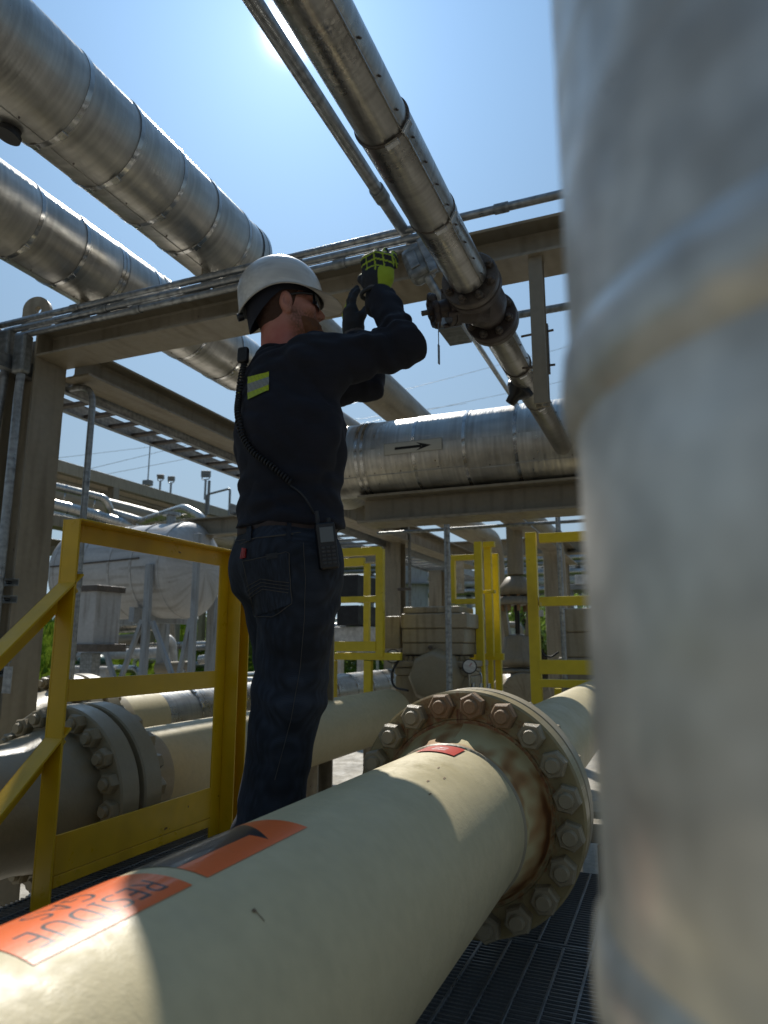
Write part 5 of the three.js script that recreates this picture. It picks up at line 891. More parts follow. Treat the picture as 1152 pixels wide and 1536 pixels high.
// --- insulated run behind the middle pipe
jacketRun({ axis: 'z', x: -2.96, y: 0.249, r: 0.165, label: 'ribbed silver jacket pipe low behind the worker and the cream pipe', from: -3.4, to: -9, cuts: [-3.8, -4.3, -4.8, -5.3, -5.8, -6.2, -6.6, -7.0, -7.4], m: M.sheetFine, buckle: 60, seam: 200 });
// --- yellow platform rails
function rail(lab, z, rects, depth = 0.05) {
  const t = thing('yellow_rail', lab, 'handrail', 'yellow platform rails');
  for (const [n, a, b, c, d, zo = 0] of rects) part(t, n, pb(z + zo, a, b, c, d, n === 'toe_plate' ? 0.008 : depth, 0.003), M.yellowB);
  return t;
}
settle(rail('yellow rail frame beside the left of the beige valve operator', -5.0, [['top_rail', 470, 822, 570, 834], ['post', 563, 823, 574, 986, 0.002], ['middle_rail', 470, 895, 563, 904, 0.004], ['toe_plate', 496, 962, 563, 977, 0.01], ['platform_edge', 500, 979, 600, 990, -0.01], ['leg', 545, 991, 556, 1060, -0.01], ['leg', 494, 991, 502, 1060, -0.01], ['rear_post', 545, 845, 553, 962, -0.9], ['rear_rail', 470, 838, 545, 850, -0.9]]));
settle(rail('narrow yellow rail gate between the slender conduit and the rusty valve', -5.6, [['post', 713, 812, 724, 1035], ['top_rail', 676, 832, 713, 840, 0.004], ['hinge_post', 676, 840, 682, 905, 0.006], ['middle_rail', 682, 898, 713, 906, 0.004], ['post', 727, 815, 738, 985, -0.25], ['cross_bar', 722, 885, 742, 890, -0.1], ['post', 741, 830, 750, 1055, -0.4], ['toe_plate', 697, 965, 713, 976, -0.3], ['platform_edge', 697, 980, 755, 990, -0.35], ['leg', 732, 990, 739, 1040, -0.3], ['top_rail', 724, 812, 741, 820, -0.2]]));
settle(rail('tall yellow rail at right in front of the blurred riser edge', -4.6, [['post', 792, 798, 808, 1056], ['top_rail', 808, 797, 915, 811, 0.002], ['middle_rail', 808, 894, 915, 908, 0.003], ['toe_plate', 808, 990, 915, 1012, 0.012], ['platform_edge', 808, 1020, 915, 1032, 0.003], ['leg', 832, 1033, 842, 1070, -0.3]]));
// --- rising stem valve behind the narrow gate
{
  const z = -7.2, c = g2(775, 900, z), Yp = (py) => g2(775, py, z).y, t = thing('gate_valve', 'tall beige rising stem valve with rusty bolts behind the narrow rail gate', 'valve'), L = (n, prof, m) => part(t, n, ringLathe(prof, V(c.x, 0, z), V(0, 1, 0), 28), m);
  L('stem_cover', [[0.085, Yp(790)], [0.085, Yp(862)]], M.beige); L('gear_housing', [[0.0, Yp(862)], [0.10, Yp(866)], [0.17, Yp(880)], [0.19, Yp(893)], [0.0, Yp(893)]], M.beige);
  const fl = L('yoke_flange', [[0, Yp(896)], [0.2, Yp(896)], [0.2, Yp(905)], [0.2, Yp(908)], [0, Yp(908)]], M.beige);
  for (let i = 0; i < 10; i++) { const a = i / 10 * 2 * Math.PI; part(fl, 'flange_nut', cyl(V(c.x + 0.16 * Math.cos(a), Yp(917), z + 0.16 * Math.sin(a)), V(c.x + 0.16 * Math.cos(a), Yp(890), z + 0.16 * Math.sin(a)), 0.02, 0.02, 6), M.boltRust); }
  for (const s of [-1, 1]) part(t, 'yoke_arm', bar(V(c.x + 0.14 * s, Yp(908), z), V(c.x + 0.10 * s, Yp(955), z), 0.05, 0.10), M.beige);
  L('stem', [[0.025, Yp(908)], [0.025, Yp(955)]], M.black); L('bonnet', [[0, Yp(950)], [0.08, Yp(952)], [0.14, Yp(956)], [0.15, Yp(970)], [0.2, Yp(985)], [0.23, Yp(990)], [0.23, Yp(1000)], [0, Yp(1000)]], M.beige);
  L('body_flange', [[0, Yp(1002)], [0.23, Yp(1002)], [0.23, Yp(1010)], [0, Yp(1010)]], M.beige);
  part(t, 'body', ringLathe([[0, 0.34], [0.24, 0.34], [0.25, 0.3], [0.25, 0.25], [0.18, 0.22], [0.19, -0.2], [0.25, -0.25], [0.25, -0.32], [0, -0.32]], V(c.x, Yp(1045), z), V(0.35, 0, 0.94).normalize(), 32), M.beigeB);
  part(t, 'body_foot', bb(c.x - 0.12, c.x + 0.12, GY, Yp(1060), z - 0.12, z + 0.12), M.beige);
  settle(t);
  const s = thing('instrument_manifold', 'small silver instrument valves at the foot of the narrow rail gate', 'valve'), q = g2(722, 1035, -5.3);
  part(s, 'manifold_body', bx(0.16, 0.07, 0.1, q.x, q.y - 0.05, q.z, 0.01), M.galv); for (const d of [-0.06, 0.0, 0.06]) part(s, 'knob', cyl(V(q.x + d, q.y, q.z), V(q.x + d, q.y + 0.05, q.z), 0.018, 0.014, 10), M.strap); part(s, 'stand', cyl(V(q.x, GY, q.z), V(q.x, q.y - 0.08, q.z), 0.025, 0.025, 12), M.galv);
  part(s, 'impulse_tube', bent([V(q.x, q.y + 0.02, q.z), V(q.x, q.y + 0.12, q.z - 0.03), V(q.x - 0.1, q.y + 0.16, q.z - 0.1), V(q.x - 0.1, q.y - 0.3, q.z - 0.2)], 0.006, 0.04, 8), M.strap); settle(s);
}
// --- horizontal tank on its frame (left)
{
  const q = g2(285, 855, -7.4), r = 0.62, t = thing('storage_tank', 'weathered grey horizontal tank with dished end seen through the gate', 'tank'), x1 = q.x, x0 = x1 - 1.75, c = (x) => V(x, q.y, -7.4), XP = V(1, 0, 0);
  const tk = paint(0.58, 0.575, 0.565, { rough: 0.55, bump: 0.003, bumpRep: 0.7, scale: 0.6, map: T.grime });
  part(t, 'shell', cyl(c(x0), c(x1), r, r, 56, true, 4), tk);
  part(t, 'dished_end', ringLathe([[r, 0], [r * 0.97, 0.06], [r * 0.85, 0.13], [r * 0.6, 0.19], [r * 0.3, 0.22], [0, 0.23]], c(x1), XP, 56), tk); part(t, 'dished_end', ringLathe([[r, 0], [r * 0.97, 0.06], [r * 0.6, 0.19], [0, 0.23]], c(x0), V(-1, 0, 0), 56), tk);
  for (const x of [x0 + 0.02, x0 + 0.5, x0 + 0.95, x0 + 1.3, x1 - 0.03]) part(t, 'band', crease(ringLathe([[r, 0], [r + 0.012, 0.003], [r + 0.012, 0.03], [r, 0.033]], c(x), XP, 56), 0.5), tk);
  part(t, 'seam_edge', bar(V(x0, q.y + 0.05, -7.4 + r + 0.004), V(x1 - 0.3, q.y + 0.10, -7.4 + r - 0.002), 0.02, 0.02), M.iron);
  part(t, 'nozzle', [cyl(V(x1 - 0.35, q.y + r - 0.03, -7.4), V(x1 - 0.35, q.y + r + 0.12, -7.4), 0.06, 0.06, 16), cyl(V(x1 - 0.35, q.y + r + 0.12, -7.4), V(x1 - 0.35, q.y + r + 0.16, -7.4), 0.12, 0.12, 20)], M.galv);
  settle(t);
  const f = thing('tank_frame', 'grey steel frame with knee braces carrying the horizontal tank', 'frame'), zf = -6.72, G = (a, b) => g2(a, b, zf);
  for (const [a, top, w] of [[217, 846, 0.09], [288, 800, 0.07]]) { const p = G(a, 930); part(f, 'leg', bb(p.x - w / 2, p.x + w / 2, GY, G(a, top).y, zf - 0.06, zf, 0.006), M.frameGrey); part(f, 'base_plate', bb(p.x - 0.14, p.x + 0.14, GY + 0.004, GY + 0.03, zf - 0.2, zf + 0.08), M.frameGrey); }
  for (const [a, b, c, d] of [[211, 930, 174, 1030], [226, 932, 262, 1030], [284, 928, 262, 1030], [143, 935, 172, 1030]]) part(f, 'knee_brace', bar(G(a, b).add(V(0, 0, -0.03)), G(c, d).add(V(0, 0, -0.03)), 0.05, 0.05), M.frameGrey);
  for (const a of [140, 219]) { const p = G(a, 930); part(f, 'rear_leg', bb(p.x - 0.06, p.x + 0.06, GY, q.y - 0.3, -8.1, -7.98, 0.006), M.frameGrey); }
  for (const x of [x1 - 0.42, x1 - 1.45]) part(f, 'saddle', bb(x - 0.04, x + 0.04, q.y - r - 0.06, q.y - r * 0.8, -8.0, -6.85), M.frameGrey);
  settle(f);
}
// --- high pipe rack running away at far left
{
  const X = -12.5, Yt = at(85, 690, 'x', X).y, t = thing('pipe_rack', 'long beige elevated pipe rack in the left distance', 'pipe rack');
  for (const [x, y] of [[X, Yt - 0.14], [X - 3, Yt - 0.14]]) part(t, 'long_beam', bb(x - 0.09, x + 0.09, y - 0.14, y + 0.14, -26, -4, 0.01), M.beigeB);
  for (const x of [X, X - 3]) part(t, 'long_beam', bb(x - 0.09, x + 0.09, Yt - 1.5, Yt - 1.24, -26, -4, 0.01), M.beige);
  for (let z = -5.2; z > -26; z -= 2.6) {
    for (const x of [X, X - 3]) part(t, 'column', bb(x - 0.1, x + 0.1, GY, Yt - 0.28, z - 0.1, z + 0.1, 0.01), M.beige);
    for (const y of [Yt - 0.45, Yt - 1.0, Yt - 1.75]) part(t, 'cross_beam', bb(X - 3.0, X - 0.1, y - 0.1, y + 0.1, z - 0.12, z + 0.12, 0.01), M.beige);
  }
  for (let i = 0; i < 9; i++) part(t, 'joist', bb(X - 2.9 + i * 0.32, X - 2.8 + i * 0.32, Yt - 0.34, Yt - 0.12, -26, -4, 0), M.beige);
  for (const [dx, r, y, m] of [[-0.5, 0.11, Yt - 0.7, M.silver], [-1.1, 0.16, Yt - 0.7, M.beigeB], [-1.9, 0.2, Yt - 0.65, M.silver], [-0.6, 0.15, Yt - 1.1, M.silver], [-1.6, 0.2, Yt - 1.05, M.beigeB]]) part(t, 'rack_pipe', cyl(V(X + dx, y, -26), V(X + dx, y, -4), r, r, 16), m);
  settle(t);
  // floodlights, mast, handrail and camera pole on the rack
  const fl = (px, py, z, tilt, s, lab) => { const p = g2(px, py, z), o = thing('floodlight', lab, 'floodlight', 'floodlights on the rack'); part(o, 'lamp_head', bx(0.34 * s, 0.24 * s, 0.12 * s, 0, 0, 0, 0.02).rotateX(tilt).rotateY(0.4).translate(p.x, p.y, p.z), M.galvDark); part(o, 'bracket', bent([V(p.x - 0.16 * s, p.y, p.z), V(p.x - 0.16 * s, p.y - 0.2 * s, p.z), V(p.x + 0.16 * s, p.y - 0.2 * s, p.z), V(p.x + 0.16 * s, p.y, p.z)], 0.015, 0.05, 8), M.galv); part(o, 'pole', cyl(V(p.x, p.y - 0.7, p.z), V(p.x, p.y - 0.2 * s, p.z), 0.03, 0.03, 8), M.galv); settle(o); };
  fl(241, 715, -16, 0.6, 0.62, 'floodlight tilted up on the rack, left of three'); fl(257, 718, -16, 0.2, 0.62, 'floodlight on the rack, middle of three'); fl(309, 711, -15, 0.1, 0.75, 'tan floodlight on the rack nearest the worker');
  const m0 = g2(227, 640, -17), m1 = g2(227, 724, -17), ms = thing('antenna_mast', 'thin antenna mast rising from the rack', 'mast'); part(ms, 'rod', cyl(V(m0.x, m1.y, -17), V(m0.x, m0.y + 1.5, -17), 0.02, 0.012, 8), M.galvDark); part(ms, 'base_box', bx(0.28, 0.18, 0.2, m0.x, m1.y, -17, 0.02), M.galvDark); settle(ms);
  const h0 = g2(310, 742, -14), h1 = g2(345, 738, -14), hr = thing('rack_handrail', 'thin grey pipe handrail standing on the rack', 'handrail'); part(hr, 'bent_rail', bent([V(h0.x, h0.y - 0.6, -14), V(h0.x, h0.y, -14), V(h1.x, h0.y + 0.1, -14), V(h1.x, h0.y - 2.2, -14)], 0.028, 0.08, 8), M.galvDark); part(hr, 'post', cyl(V(h0.x + 0.06, h0.y - 0.5, -14), V(h0.x + 0.06, h0.y + 0.35, -14), 0.035, 0.035, 8), M.galvDark); settle(hr);
}
// --- silver pipes between rack and tank
{
  const run = (pts, z, r, lab, m = M.silver, bend = 0.13) => { const o = thing('process_pipe', lab, 'pipe', 'silver process pipes'), P = pts.map(([a, b, zz]) => g2(a, b, zz ?? z)); part(o, 'pipe_run', bent(P, r, bend, 18), m); for (let i = 0; i < P.length - 1; i++) { const d = P[i + 1].clone().sub(P[i]), L = d.length(); d.normalize(); if (L > 0.6) for (let s = 0.45; s < L - 0.3; s += 0.6) { const p = P[i].clone().addScaledVector(d, s); part(o, 'pipe_band', cyl(p, p.clone().addScaledVector(d, 0.03), r + 0.006, r + 0.006, 18, true), M.strap); } } settle(o); };
  run([[60, 724, -9], [158, 748, -9.6], [164, 762, -9.7], [165, 768, -9.8], [213, 782, -9.9], [276, 762, -8.6], [303, 776, -8.5], [305, 812, -8.5]], -9, 0.07, 'bent silver pipe looping above the grey tank');
  run([[60, 752, -8.6], [140, 772, -9.4], [205, 792, -10]], -9, 0.10, 'straight silver pipe just under the looping pipe, left of the tank');
  run([[222, 779, -9.6], [292, 771, -9.2], [296, 800, -9.2]], -9, 0.06, 'short silver pipe above the tank top');
  run([[60, 738, -10.5], [200, 772, -12], [345, 812, -14]], -9, 0.22, 'broad beige pipe behind the silver pipes at left', M.beigeB);
  run([[319, 875, -9.5], [316, 1000, -9.5]], -9, 0.075, 'upright silver pipe beside the tank end, left of two'); run([[331, 875, -9.7], [326, 985, -9.7], [300, 990, -9.7]], -9, 0.075, 'upright silver pipe beside the tank end, right of two');
  run([[140, 942, -11], [205, 938, -11], [245, 935, -11]], -9, 0.14, 'low silver pipe under the tank, upper of two'); run([[140, 962, -10.4], [210, 958, -10.4]], -9, 0.10, 'low brownish pipe under the tank', M.beige);
  run([[90, 985, -9.8], [250, 978, -9.8]], -9, 0.09, 'low white pipe near the green cover', M.white); run([[100, 974, -11], [340, 966, -11]], -9, 0.07, 'low silver pipe under the tank, lower of two');
  run([[248, 955, -8.2], [258, 962, -8.2], [262, 1020, -8.2]], -9, 0.06, 'white bent riser under the tank frame', M.white);
  run([[235, 1002, -7.9], [285, 1000, -8]], -9, 0.08, 'dull beige valve pipe low behind the tank legs', M.beige);
  run([[258, 936, -10], [262, 1010, -10]], -9, 0.05, 'beige upright pipe under the tank', M.beige); run([[288, 972, -9], [330, 970, -9]], -9, 0.035, 'thin grey level pipe near the grass', M.galvDark);
  run([[281, 972, -8.8], [282, 1008, -8.8], [290, 1008, -8.8], [291, 972, -8.8]], -9, 0.03, 'small grey pipe loop near the grass', M.galvDark, 0.05);
  const gp = g2(140, 990, -9.2), gc = thing('green_cover', 'small dark green rounded cover low behind the gate', 'cover'); part(gc, 'cover_shell', ringLathe([[0.0, 0.16], [0.14, 0.15], [0.24, 0.09], [0.27, 0.0], [0, 0]], V(gp.x, gp.y - 0.06, gp.z), V(0, 1, 0), 20).scale(1, 1, 1), M.green); part(gc, 'cover_stand', bb(gp.x - 0.2, gp.x + 0.2, GY, gp.y - 0.07, gp.z - 0.2, gp.z + 0.2, 0.02), M.white); settle(gc);
  const wb = thing('skid_beam', 'pale steel skid beam low behind the gate', 'skid'); part(wb, 'beam_web', pb(-8.6, 80, 1003, 158, 1030, 0.12), M.white); part(wb, 'beam_flange', pb(-8.55, 78, 1000, 160, 1004, 0.22), M.white); settle(wb);
  const cb = thing('control_cabinet', 'grey cabinet with dark bands behind the left gate post', 'cabinet'); part(cb, 'cabinet_body', pb(-4.6, 100, 884, 142, 975, 0.3, 0.01), M.tankGrey); part(cb, 'top_band', pb(-4.58, 97, 878, 146, 887, 0.34, 0.004), M.iron); part(cb, 'bottom_band', pb(-4.58, 97, 966, 146, 978, 0.34, 0.004), M.iron); part(cb, 'stand', pb(-4.62, 112, 979, 130, 1200, 0.1), M.galvDark); settle(cb);
}
// --- distance: more plant, buildings
{
  const box = (n, lab, cat, rects, grp) => { const o = thing(n, lab, cat, grp); for (const [pn, z, a, b, c, d, dep, m] of rects) part(o, pn, pb(z, a, b, c, d, dep, 0.01), m); settle(o); };
  box('dark_vessel', 'dark square vessel behind the left yellow rail', 'vessel', [['shell', -9, 505, 862, 536, 900, 0.9, M.rubber], ['shell', -9.02, 505, 908, 537, 938, 0.9, M.rubber], ['skirt', -9.1, 500, 940, 545, 963, 1, M.white], ['leg', -9.3, 505, 963, 512, 1010, 0.1, M.white], ['leg', -9.3, 535, 963, 542, 1010, 0.1, M.white]]);
  const glass = new THREE.MeshPhysicalMaterial({ color: lin(0.03, 0.035, 0.04), roughness: 0.1 });
  const B = (lab, z, a, b, c, d, m, cols, rows) => { const o = thing('plant_building', lab, 'building', 'far plant buildings'); part(o, 'wall', pb(z, a, b, c, d, 5, 0.02), m); part(o, 'roof', pb(z + 0.15, a - 2, b - 3, c + 2, b, 5.3, 0.02), M.galv); for (let i = 0; i < cols; i++) for (let j = 0; j < rows; j++) { const w = (c - a) / cols, h = (d - b) / rows; const win = part(o, 'window', pb(z + 0.06, a + w * (i + 0.2), b + h * (j + 0.25), a + w * (i + 0.8), b + h * (j + 0.75), 0.1, 0.01), M.white); part(win, 'pane', pb(z + 0.075, a + w * (i + 0.26), b + h * (j + 0.32), a + w * (i + 0.74), b + h * (j + 0.68), 0.02, 0), glass); } settle(o); };
  B('low grey building with dark windows behind the actuator housing', -34, 615, 862, 680, 905, M.white, 6, 1);
  B('pale grey shed beyond the right yellow rail', -36, 770, 842, 900, 890, M.white, 7, 2);
  B('small pale building on the horizon left of the shed', -44, 690, 868, 762, 905, M.white, 5, 1);
  const t = thing('pipe_rack', 'low silver pipe rack in the far centre', 'pipe rack'), z = -24; for (const [py, r, m] of [[846, 0.13, M.silver], [853, 0.1, M.galv], [866, 0.14, M.silver], [878, 0.11, M.white], [889, 0.12, M.silver]]) part(t, 'rack_pipe', cyl(V(-18, g2(640, py, z).y, z), V(2, g2(640, py, z).y, z), r, r, 14), m); for (let x = -18; x < 2; x += 1.9) part(t, 'column', bb(x - 0.09, x + 0.09, GY, g2(640, 840, z).y, z - 0.3, z - 0.12, 0.01), M.frameGrey); for (const py of [850, 872, 884]) part(t, 'cross_beam', bb(-18, 2, g2(640, py, z).y - 0.3, g2(640, py, z).y - 0.2, z - 0.29, z - 0.12, 0.01), M.frameGrey); settle(t);
  const st = (px, z, r, top, lab, m) => { const p = g2(px, 900, z), yt = g2(px, top, z).y, o = thing('process_column', lab, 'vessel', 'far upright vessels'); part(o, 'shell', cyl(V(p.x, GY, z), V(p.x, yt - r, z), r, r, 24), m); part(o, 'domed_head', ringLathe([[r, 0], [r * 0.9, r * 0.45], [r * 0.5, r * 0.85], [0, r]], V(p.x, yt - r, z), V(0, 1, 0), 24), m); part(o, 'platform', cyl(V(p.x, yt - r * 2.2, z), V(p.x, yt - r * 2.1, z), r * 1.6, r * 1.6, 20), M.galvDark); settle(o); };
  st(622, 0 - 22, 0.45, 834, 'far upright grey vessel left of the slender conduit', M.tankGrey); st(648, -26, 0.35, 846, 'far slim silver vessel beside the conduit', M.silver); st(775, -27, 0.5, 838, 'far upright vessel behind the rising stem valve', M.white); st(300, -30, 0.6, 925, 'far upright tank low behind the grey tank', M.white);
  box('utility_skid', 'far white utility skid behind the right rail', 'skid', [['housing', -15, 862, 862, 900, 876, 1, M.white], ['base', -15.05, 850, 876, 905, 884, 1.2, M.galvDark], ['leg', -15.2, 858, 884, 862, 990, 0.1, M.galvDark], ['leg', -15.2, 890, 884, 894, 990, 0.1, M.galvDark]]);
  // overhead cables
  const wire = (a, b, lab) => single('power_line', tube([a, a.clone().lerp(b, 0.25).add(V(0, -0.25, 0)), a.clone().lerp(b, 0.5).add(V(0, -0.35, 0)), a.clone().lerp(b, 0.75).add(V(0, -0.25, 0)), b], 0.016, 5, 24), M.galvDark, lab, 'cable', 'overhead power lines');
  const wa = (p, r) => at(p[0], p[1], 'r', r);
  wire(wa([-400, 830], 60), wa([900, 507], 60), 'thin power line higher in the sky under the elbow'); wire(wa([-400, 815], 62), wa([900, 560], 62), 'thin power line just above the cross pipe'); wire(wa([-300, 730], 65), wa([700, 605], 65), 'thin power line at left above the pipe rack');
}
// --- grass bank and trees
{
  const g = new THREE.PlaneGeometry(90, 26, 90, 30).rotateX(-Math.PI / 2), p = g.attributes.position;
  for (let i = 0; i < p.count; i++) { const z = p.getZ(i), k = Math.max(0, Math.min(1, (13 - z) / 20)); p.setY(i, 2.6 * k * k * (3 - 2 * k) + 0.25 * noise(p.getX(i) / 3, 0, z / 3) * k - 0.03); }
  g.computeVertexNormals(); g.rotateY(0.62); g.translate(-16.5, GY, -22.5); struct('grass_bank', boxUV(g), M.grass);
  const tuft = []; for (let i = 0; i < 9; i++) { const a = rnd(0, 6.28), l = rnd(0.12, 0.28), b = new THREE.BufferGeometry(), w = 0.012, dx = Math.cos(a), dz = Math.sin(a), ox = rnd(-0.08, 0.08), oz = rnd(-0.08, 0.08); b.setAttribute('position', new THREE.Float32BufferAttribute([ox - w * dz, 0, oz + w * dx, ox + w * dz, 0, oz - w * dx, ox + dx * l * 0.4, l, oz + dz * l * 0.4], 3)); b.computeVertexNormals(); tuft.push(b); }
  const tg = join(tuft), im = new THREE.InstancedMesh(tg, new THREE.MeshPhysicalMaterial({ color: lin(0.15, 0.22, 0.035), roughness: 1, specularIntensity: 0, side: THREE.DoubleSide }), 9000); im.name = 'grass_tufts'; im.userData = { kind: 'stuff', label: 'tufts of green grass on the bank', category: 'grass' };
  const ray = new THREE.Raycaster(), m = new THREE.Matrix4(), q = new THREE.Quaternion(), pos = g.attributes.position, idx = g.index; let n = 0;
  for (let i = 0; i < 9000; i++) { const f = Math.floor(rnd(0, (idx ? idx.count : pos.count) / 3)) * 3, id = (k) => (idx ? idx.getX(f + k) : f + k); let u = rnd(), v = rnd(); if (u + v > 1) { u = 1 - u; v = 1 - v; } const A = V(0, 0, 0).fromBufferAttribute(pos, id(0)), Bq = V(0, 0, 0).fromBufferAttribute(pos, id(1)), Cq = V(0, 0, 0).fromBufferAttribute(pos, id(2)); const pt = A.clone().addScaledVector(Bq.sub(A), u).addScaledVector(Cq.sub(A), v), s = rnd(0.8, 2.2); im.setMatrixAt(n, m.compose(pt, q.setFromAxisAngle(V(0, 1, 0), rnd(0, 6.28)), V(s, s, s))); im.setColorAt(n++, lin(rnd(0.7, 1.3), rnd(0.8, 1.25), rnd(0.6, 1.2))); }
  shade(im); scene.add(im);
  const leafM = [[0.13, 0.20, 0.03], [0.18, 0.27, 0.04], [0.10, 0.16, 0.028]].map((c) => new THREE.MeshPhysicalMaterial({ color: lin(...c), roughness: 0.8, side: THREE.DoubleSide, transmission: 0.5, thickness: 0 })), bark = paint(0.09, 0.065, 0.045, { rough: 0.9, bump: 0.006 });
  const tree = (c, hgt, rad, kind, lab) => {
    const t = thing('leafy_tree', lab, 'tree', 'trees beyond the plant'); const P = [], N = [], add = (p, s) => { const a = V(rnd(-1, 1), rnd(-1, 1), rnd(-1, 1)).normalize(), b = a.clone().cross(V(rnd(-1, 1), rnd(-1, 1), rnd(-1, 1))).normalize(); const q1 = p.clone().addScaledVector(a, s), q2 = p.clone().addScaledVector(b, s * 0.5), q3 = p.clone().addScaledVector(a, -s), q4 = p.clone().addScaledVector(b, -s * 0.5); for (const [x, y, z] of [[q1, q2, q3], [q1, q3, q4]]) P.push(...x.toArray(), ...y.toArray(), ...z.toArray()); };
    const limbs = [tube([V(c.x, GY, c.z), V(c.x + rnd(-0.1, 0.1), GY + hgt * 0.3, c.z), V(c.x, GY + hgt * 0.7, c.z)], 0.09 * rad, 8, 10)];
    for (let k = 0; k < 14; k++) { const a = rnd(0, 6.28), e = rnd(0.25, 1), cc = V(c.x + rad * e * Math.cos(a) * 0.8, GY + hgt * rnd(0.35, 0.95), c.z + rad * e * Math.sin(a) * 0.8), cr = rad * rnd(0.25, 0.45); limbs.push(tube([V(c.x, GY + hgt * rnd(0.25, 0.6), c.z), V(c.x, GY + hgt * 0.5, c.z).lerp(cc, 0.6), cc], 0.025 * rad, 5, 6)); for (let i = 0; i < 240; i++) { const d = V(rnd(-1, 1), rnd(-1, 1), rnd(-1, 1)); if (d.length() > 1) { i--; continue; } d.multiplyScalar(0.55 + 0.45 * d.length()); add(cc.clone().addScaledVector(d, cr), rad * rnd(0.03, 0.065)); } }
    const lg = new THREE.BufferGeometry(); lg.setAttribute('position', new THREE.Float32BufferAttribute(P, 3)); lg.computeVertexNormals();
    part(t, 'trunk', limbs, bark); part(t, 'crown', lg, leafM[kind]); settle(t);
  };
  const T2 = (px, z, top, rad, kind, lab) => { const p = g2(px, 900, z); tree(p, g2(px, top, z).y - GY, rad, kind, lab); };
  T2(706, -17, 920, 1.3, 1, 'bright green bush between the actuator housing and the narrow rail'); T2(690, -19, 935, 1.2, 0, 'darker bush behind the actuator housing'); T2(812, -18, 905, 1.4, 1, 'bright green tree behind the right yellow post'); T2(855, -19, 908, 1.5, 1, 'green tree right of the beige elbow pipe'); T2(545, -20, 925, 1.2, 2, 'dark shrub behind the left yellow rail');
  T2(200, -24, 930, 1.3, 2, 'dark shrub under the grey tank'); T2(340, -22, 925, 1.2, 1, 'green shrub on the bank near the tank end');
}


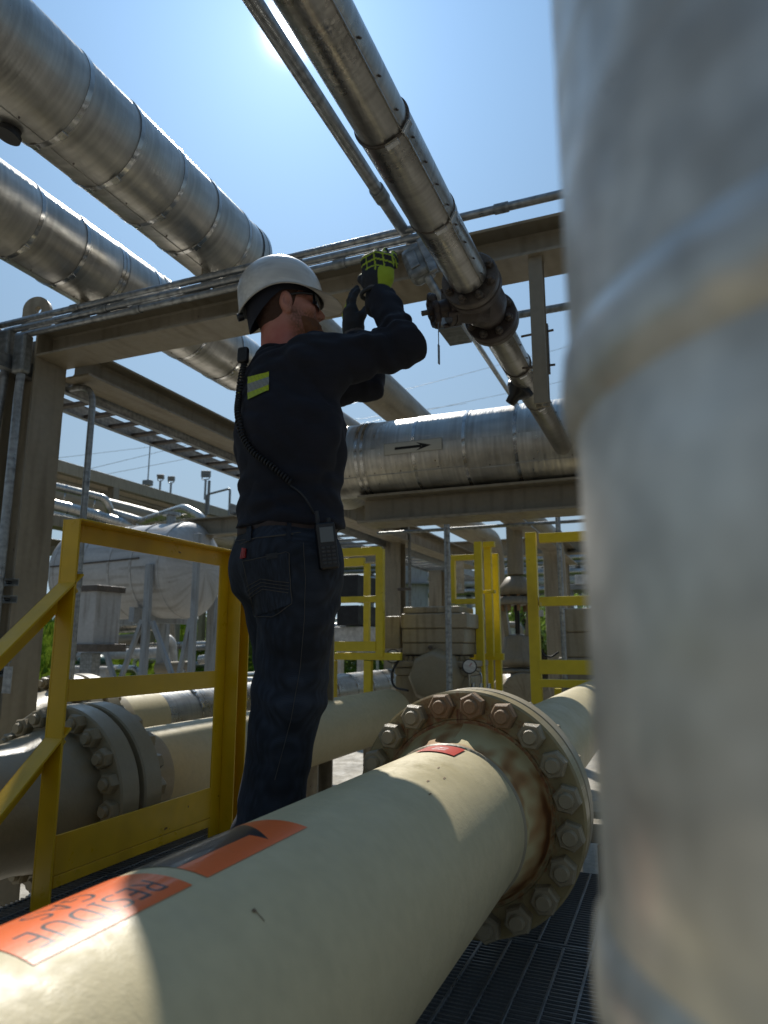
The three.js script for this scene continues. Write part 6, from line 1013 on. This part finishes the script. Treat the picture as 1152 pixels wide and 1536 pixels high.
// --- small fittings that a working plant collects
{
  const gauge = (p, n, lab) => { const o = thing('pressure_gauge', lab, 'gauge', 'pressure gauges'), q = new THREE.Vector3(n[0], n[1], n[2]).normalize(); part(o, 'case', cyl(p, p.clone().addScaledVector(q, 0.04), 0.055, 0.055, 24), M.black); part(o, 'dial', cyl(p.clone().addScaledVector(q, 0.041), p.clone().addScaledVector(q, 0.043), 0.047, 0.047, 24), M.white); part(o, 'needle', bar(p.clone().addScaledVector(q, 0.045), p.clone().addScaledVector(q, 0.045).add(V(0.02, 0.025, 0)), 0.004, 0.002, 0), M.redPaint); part(o, 'stem', cyl(p.clone().add(V(0, -0.17, 0)).addScaledVector(q, 0.02), p.clone().add(V(0, -0.05, 0)).addScaledVector(q, 0.02), 0.009, 0.009, 8), M.strap); settle(o); };
  gauge(g2(590, 985, -5.2), [0.3, 0.1, 1], 'small round gauge beside the left side box of the big beige operator'); gauge(g2(704, 1000, -5.2), [0.3, 0.1, 1], 'small round gauge right of the big beige operator'); gauge(g2(272, 1008, -7.5), [0.5, 0.1, 0.9], 'small round gauge low between the tank legs');
  const cable = (pts, lab) => single('instrument_cable', tube(pts.map(([a, b, z]) => g2(a, b, z)), 0.009, 6, 40), M.rubber, lab, 'cable', 'loose instrument cables');
  cable([[598, 990, -5.1], [588, 1010, -5.1], [592, 1030, -5.1], [612, 1036, -5.0]], 'loose black cable at the foot of the left side box'); cable([[806, 955, -5.9], [814, 980, -5.9], [826, 985, -5.9], [838, 978, -5.9]], 'loose black cable beside the right yellow post');
  const tagp = (a, b, z, w, h, m, lab) => { const p = g2(a, b, z); single('hanging_tag', [bx(w, h, 0.004, p.x, p.y, p.z, 0.001), cyl(V(p.x, p.y + h / 2, p.z), V(p.x, p.y + h / 2 + 0.05, p.z), 0.0015, 0.0015, 5)], m, lab, 'tag', 'hanging tags'); };
  tagp(11, 1020, -2.18, 0.05, 0.11, M.galv, 'rounded metal tag hanging by the left column foot'); tagp(690, 880, -5.53, 0.03, 0.05, M.white, 'small white tag on the narrow yellow gate'); tagp(812, 920, -4.55, 0.03, 0.04, M.white, 'small white tag on the right yellow post');
  // printed paper permits taped in the narrow gate
  for (const [a, b, c, d, lab] of [[685, 842, 696, 890, 'pale paper sheet hung in the narrow yellow gate, upper'], [728, 905, 734, 960, 'pale paper strip behind the narrow yellow gate, lower']]) single('paper_sheet', pb(-5.9, a, b, c, d, 0.003, 0), paint(0.62, 0.60, 0.66, { rough: 0.9, bump: 0 }), lab, 'paper', 'paper sheets');
}

single('steel_column', ibeam('y', V(0.85, GY, -2.377), 2.052 - GY, 0.18, 0.18, 0.012, 0.009), M.beige, 'beige column under the right end of the overhead beam, behind the silver riser', 'column');
single('steel_column', ibeam('y', V(-2.69, GY, -4.95), 2.008 - GY, 0.18, 0.18, 0.012, 0.009), M.beige, 'beige column under the far end of the beam above the cable tray', 'column');

// --- dense small pipework in the distance
for (let i = 0; i < 12; i++) {
  const z = rnd(-21, -12.5), x0 = rnd(-15, -4.5), y = GY + rnd(0.5, 2.7), r = rnd(0.035, 0.11), L = rnd(1.2, 4), k = i % 3, c = Math.floor(i / 3), m = [M.silver, M.white, M.galv, M.beigeB][c];
  const o = thing('far_pipe', `small ${['silver jacketed', 'white', 'grey galvanised', 'beige'][c]} pipe with ${['a single elbow', 'a double bend', 'a goalpost shape'][k]} in the distant pipework`, 'pipe', 'small distant process pipes');
  const P = k === 0 ? [V(x0, GY, z), V(x0, y, z), V(x0 + L, y, z)] : k === 1 ? [V(x0, GY, z), V(x0, y, z), V(x0, y, z + L * 0.6), V(x0 + L * 0.4, y, z + L * 0.6), V(x0 + L * 0.4, GY, z + L * 0.6)] : [V(x0, GY, z), V(x0, y, z), V(x0 + L * 0.7, y, z), V(x0 + L * 0.7, GY, z)];
  part(o, 'pipe_run', bent(P, r, r * 3, 12), m); part(o, 'pipe_flange', cyl(V(x0, GY + 0.3, z), V(x0, GY + 0.36, z), r * 1.8, r * 1.8, 14), m); settle(o);
}

renderer.render(scene, camera);
